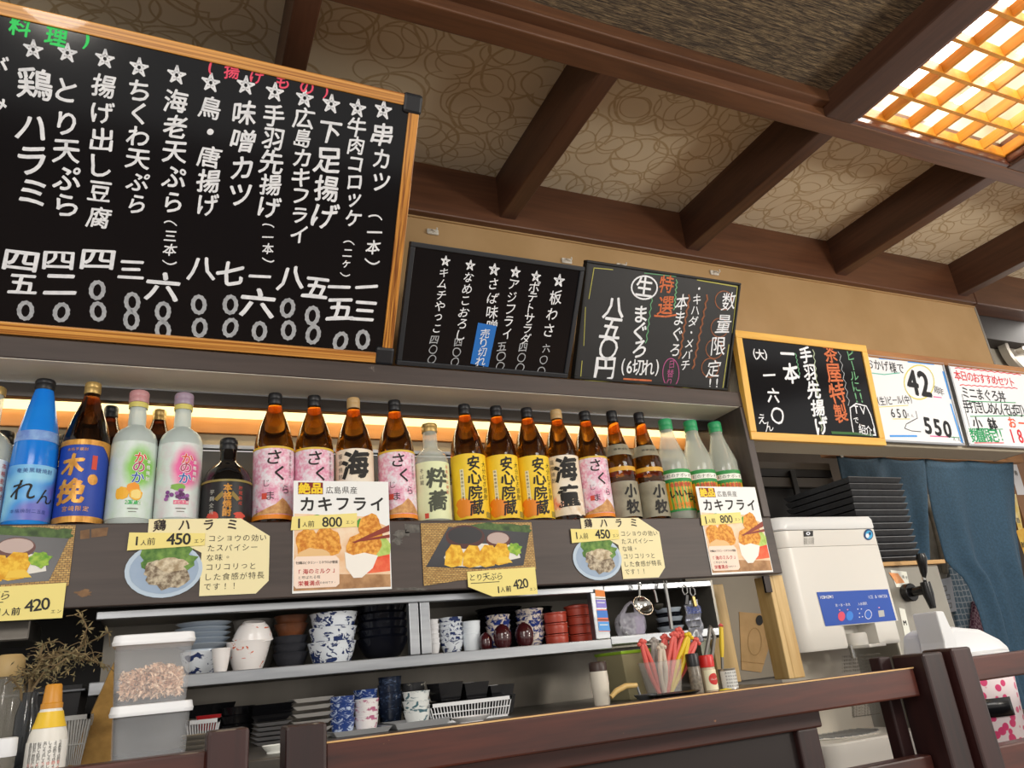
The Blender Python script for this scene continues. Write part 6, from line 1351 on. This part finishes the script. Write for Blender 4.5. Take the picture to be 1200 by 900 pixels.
# ================================================================ flower printed vacuum pot
PY = 1.36
a = at_y(1128, 868, PY); c = at_y(1188, 860, PY); zb_ = at_y(1160, 866, PY).z; ztp_ = at_y(1150, 770, PY).z; cx = at_y(1139, 797, PY).x; rr = at_y(1173, 797, PY).x-cx; rl = (at_y(1186, 757, PY).x-cx)/rr
pot = thing('vacuum_pot', 'white vacuum pot with pink flower print behind the end of the rail', 'pot', (cx, PY+.02, zb_))
H = ztp_-zb_
pt = NT('pot_flower'); vo = pt.n('ShaderNodeTexVoronoi'); pt.l(pt.coord(), vo.inputs['Vector']); vo.inputs['Scale'].default_value = 48; ns = pt.noise(pt.coord(), 16, 2); d = pt.math('ADD', vo.outputs['Distance'], pt.math('MULTIPLY', ns, .9))
pt.l(pt.ramp(d, [(.80, '#d94a7a'), (.86, '#ecdfe2')]), pt.b.inputs['Base Color']); pt.b.inputs['Roughness'].default_value = .3
MB().lathe([(rr*.9, 0), (rr*.93, .004), (rr*1.02, H*.75), (rr*1.04, H)], n=44).build('body', pt.m, pot, world=False)
MB().lathe([(rr*.9, -.006), (rr*.92, 0.003)], n=44).build('base_ring', m_wpl, pot, world=False)
mb = MB()
mb.grid(lambda u, v: Vector(((rr*.975)*math.sin(R(-70+68*u)), -(rr*.975)*math.cos(R(-70+68*u)), H*(.30+.22*v))), 16, 2); mb.build('gauge_window', M('pot_black', '#17181b', .25), pot, thick=.006, world=False)
MB().lathe([(rr*1.05, H), (rr*1.07, H+.003), (rr*1.07, H+.012), (rr, H+.016), (0, H+.016)], n=44).build('collar', m_wpl, pot, world=False)
MB().prism([at_y(x, y, PY-.045) for x, y in ((1112, 779), (1109, 740), (1118, 734), (1150, 737), (1172, 748), (1184, 758), (1187, 773))], (0, .13, 0)).build('lid', m_wpl, pot, .010)
hp = [at_y(1117, 772, PY-.02), at_y(1107, 745, PY-.03), at_y(1100, 718, PY-.03)]
hpl = [q-Vector((cx, PY+.02, zb_)) for q in hp]
MB().prism([at_y(x, y, PY-.055) for x, y in ((1097, 716), (1106, 716), (1122, 752), (1124, 782), (1111, 780), (1107, 752))], (0, .07, 0)).build('carry_handle', m_wpl, pot, .004)
slab('trim_23', (1.30, 1.25, 0), (2.6, 1.385, DZ-.002) if False else (2.6, 1.388, zb_-.0065), wood('counter_brown', '#4a3428', '#6d5240', 'x', .4, 8), .003)

# ================================================================ dark red wooden partitions near the camera
m_rail = wood('partition_wood', '#230e0d', '#552519', 'x', .45, 8, .1, '#8a5a34'); m_rail_z = wood('partition_wood_upright', '#190b0c', '#341716', 'z', .45, 8, .1, '#8a5a34'); m_edge = wood('partition_edge', '#b98f58', '#d9b47c', 'x', .5, 12)
RY = .95
def X_(px, py, Y=RY): return at_y(px, py, Y).x
def Zp(px, py, Y=RY): return at_y(px, py, Y).z
zr1 = Zp(700, 829.5); zr0 = zr1-.044
pa = thing('wooden_partition', 'long dark red wooden partition with thick top rail before the dish counter', 'partition', (.6, RY+.02, 0))
xa, xb_ = X_(381, 870), X_(1070, 781)
MB().box((xa, RY, zr0), (xb_, RY+.04, zr1)).build('top_rail', m_rail, pa, .003)
MB().box((xa, RY-.0006, zr1-.0012), (xb_, RY+.004, zr1+.0006)).build('worn_edge', m_edge, pa)
MB().box((X_(334, 850), RY-.008, 0), (X_(382, 848), RY+.042, Zp(357, 848.5))).build('post', m_rail_z, pa, .004)
MB().box((X_(1069, 767), RY-.02, 0), (X_(1093, 766), RY+.045, Zp(1080, 765.5))).build('post', m_rail_z, pa, .004)
MB().box((X_(1056, 768), RY+.046, .2), (X_(1070, 768), RY+.07, Zp(1062, 768))).build('back_post', M('partition_back_wood', '#2a1414', .5), pa, .003)  # further post of dark wood behind the end post
MB().box((xa, RY+.05, zr0-.028), (X_(962, 840, RY+.05), RY+.075, zr0+.004)).build('lower_rail', m_rail, pa, .003)
MB().box((xa, RY+.06, .1), (X_(937, 870, RY+.06), RY+.07, zr0-.026)).build('panel', M('partition_dark', '#170b0a', .5), pa)
MB().box((X_(937, 870, RY+.05), RY+.05, 0), (X_(962, 870, RY+.05), RY+.08, zr0-.027)).build('inner_post', m_rail_z, pa, .003)
MB().box((X_(965, 900), RY+.01, Zp(1040, 905)-.03), (xb_, RY+.035, Zp(1040, 896))).build('low_rail', m_rail, pa, .003)
pb = thing('wooden_partition', 'short dark red wooden partition beside the sauce bottle, ending in a square post', 'partition', (-.1, RY+.02, 0))
zl1 = Zp(190, 886.5)
MB().box((-.75, RY, zl1-.044), (X_(243, 880), RY+.04, zl1)).build('top_rail', m_rail, pb, .003)
MB().box((X_(243, 857), RY-.008, 0), (X_(292, 853), RY+.042, Zp(268, 854.5))).build('post', m_rail_z, pb, .004)
MB().box((-.75, RY+.01, .15), (X_(243, 880), RY+.02, zl1-.046)).build('panel', M('partition_dark', '#170b0a', .5), pb)
pc_ = thing('wooden_partition', 'dark red wooden partition beyond the gap, with flowered pot seen through it', 'partition', (1.5, RY+.02, 0))
x0 = X_(1096, 760); x1 = X_(1119, 760)
MB().box((x0, RY-.03, 0), (x1, RY+.03, Zp(1107, 760))).build('post', m_rail_z, pc_, .004)
MB().box((x1, RY-.01, Zp(1160, 796)), (2.2, RY+.02, Zp(1160, 767))).build('top_rail', m_rail, pc_, .003)
MB().box((x1, RY-.01, .3), (2.2, RY+.02, Zp(1170, 873))).build('low_rail', m_rail, pc_, .003)
MB().box((2.0, RY-.02, 0), (2.05, RY+.03, Zp(1160, 767)-.03)).build('post', m_rail_z, pc_, .004)
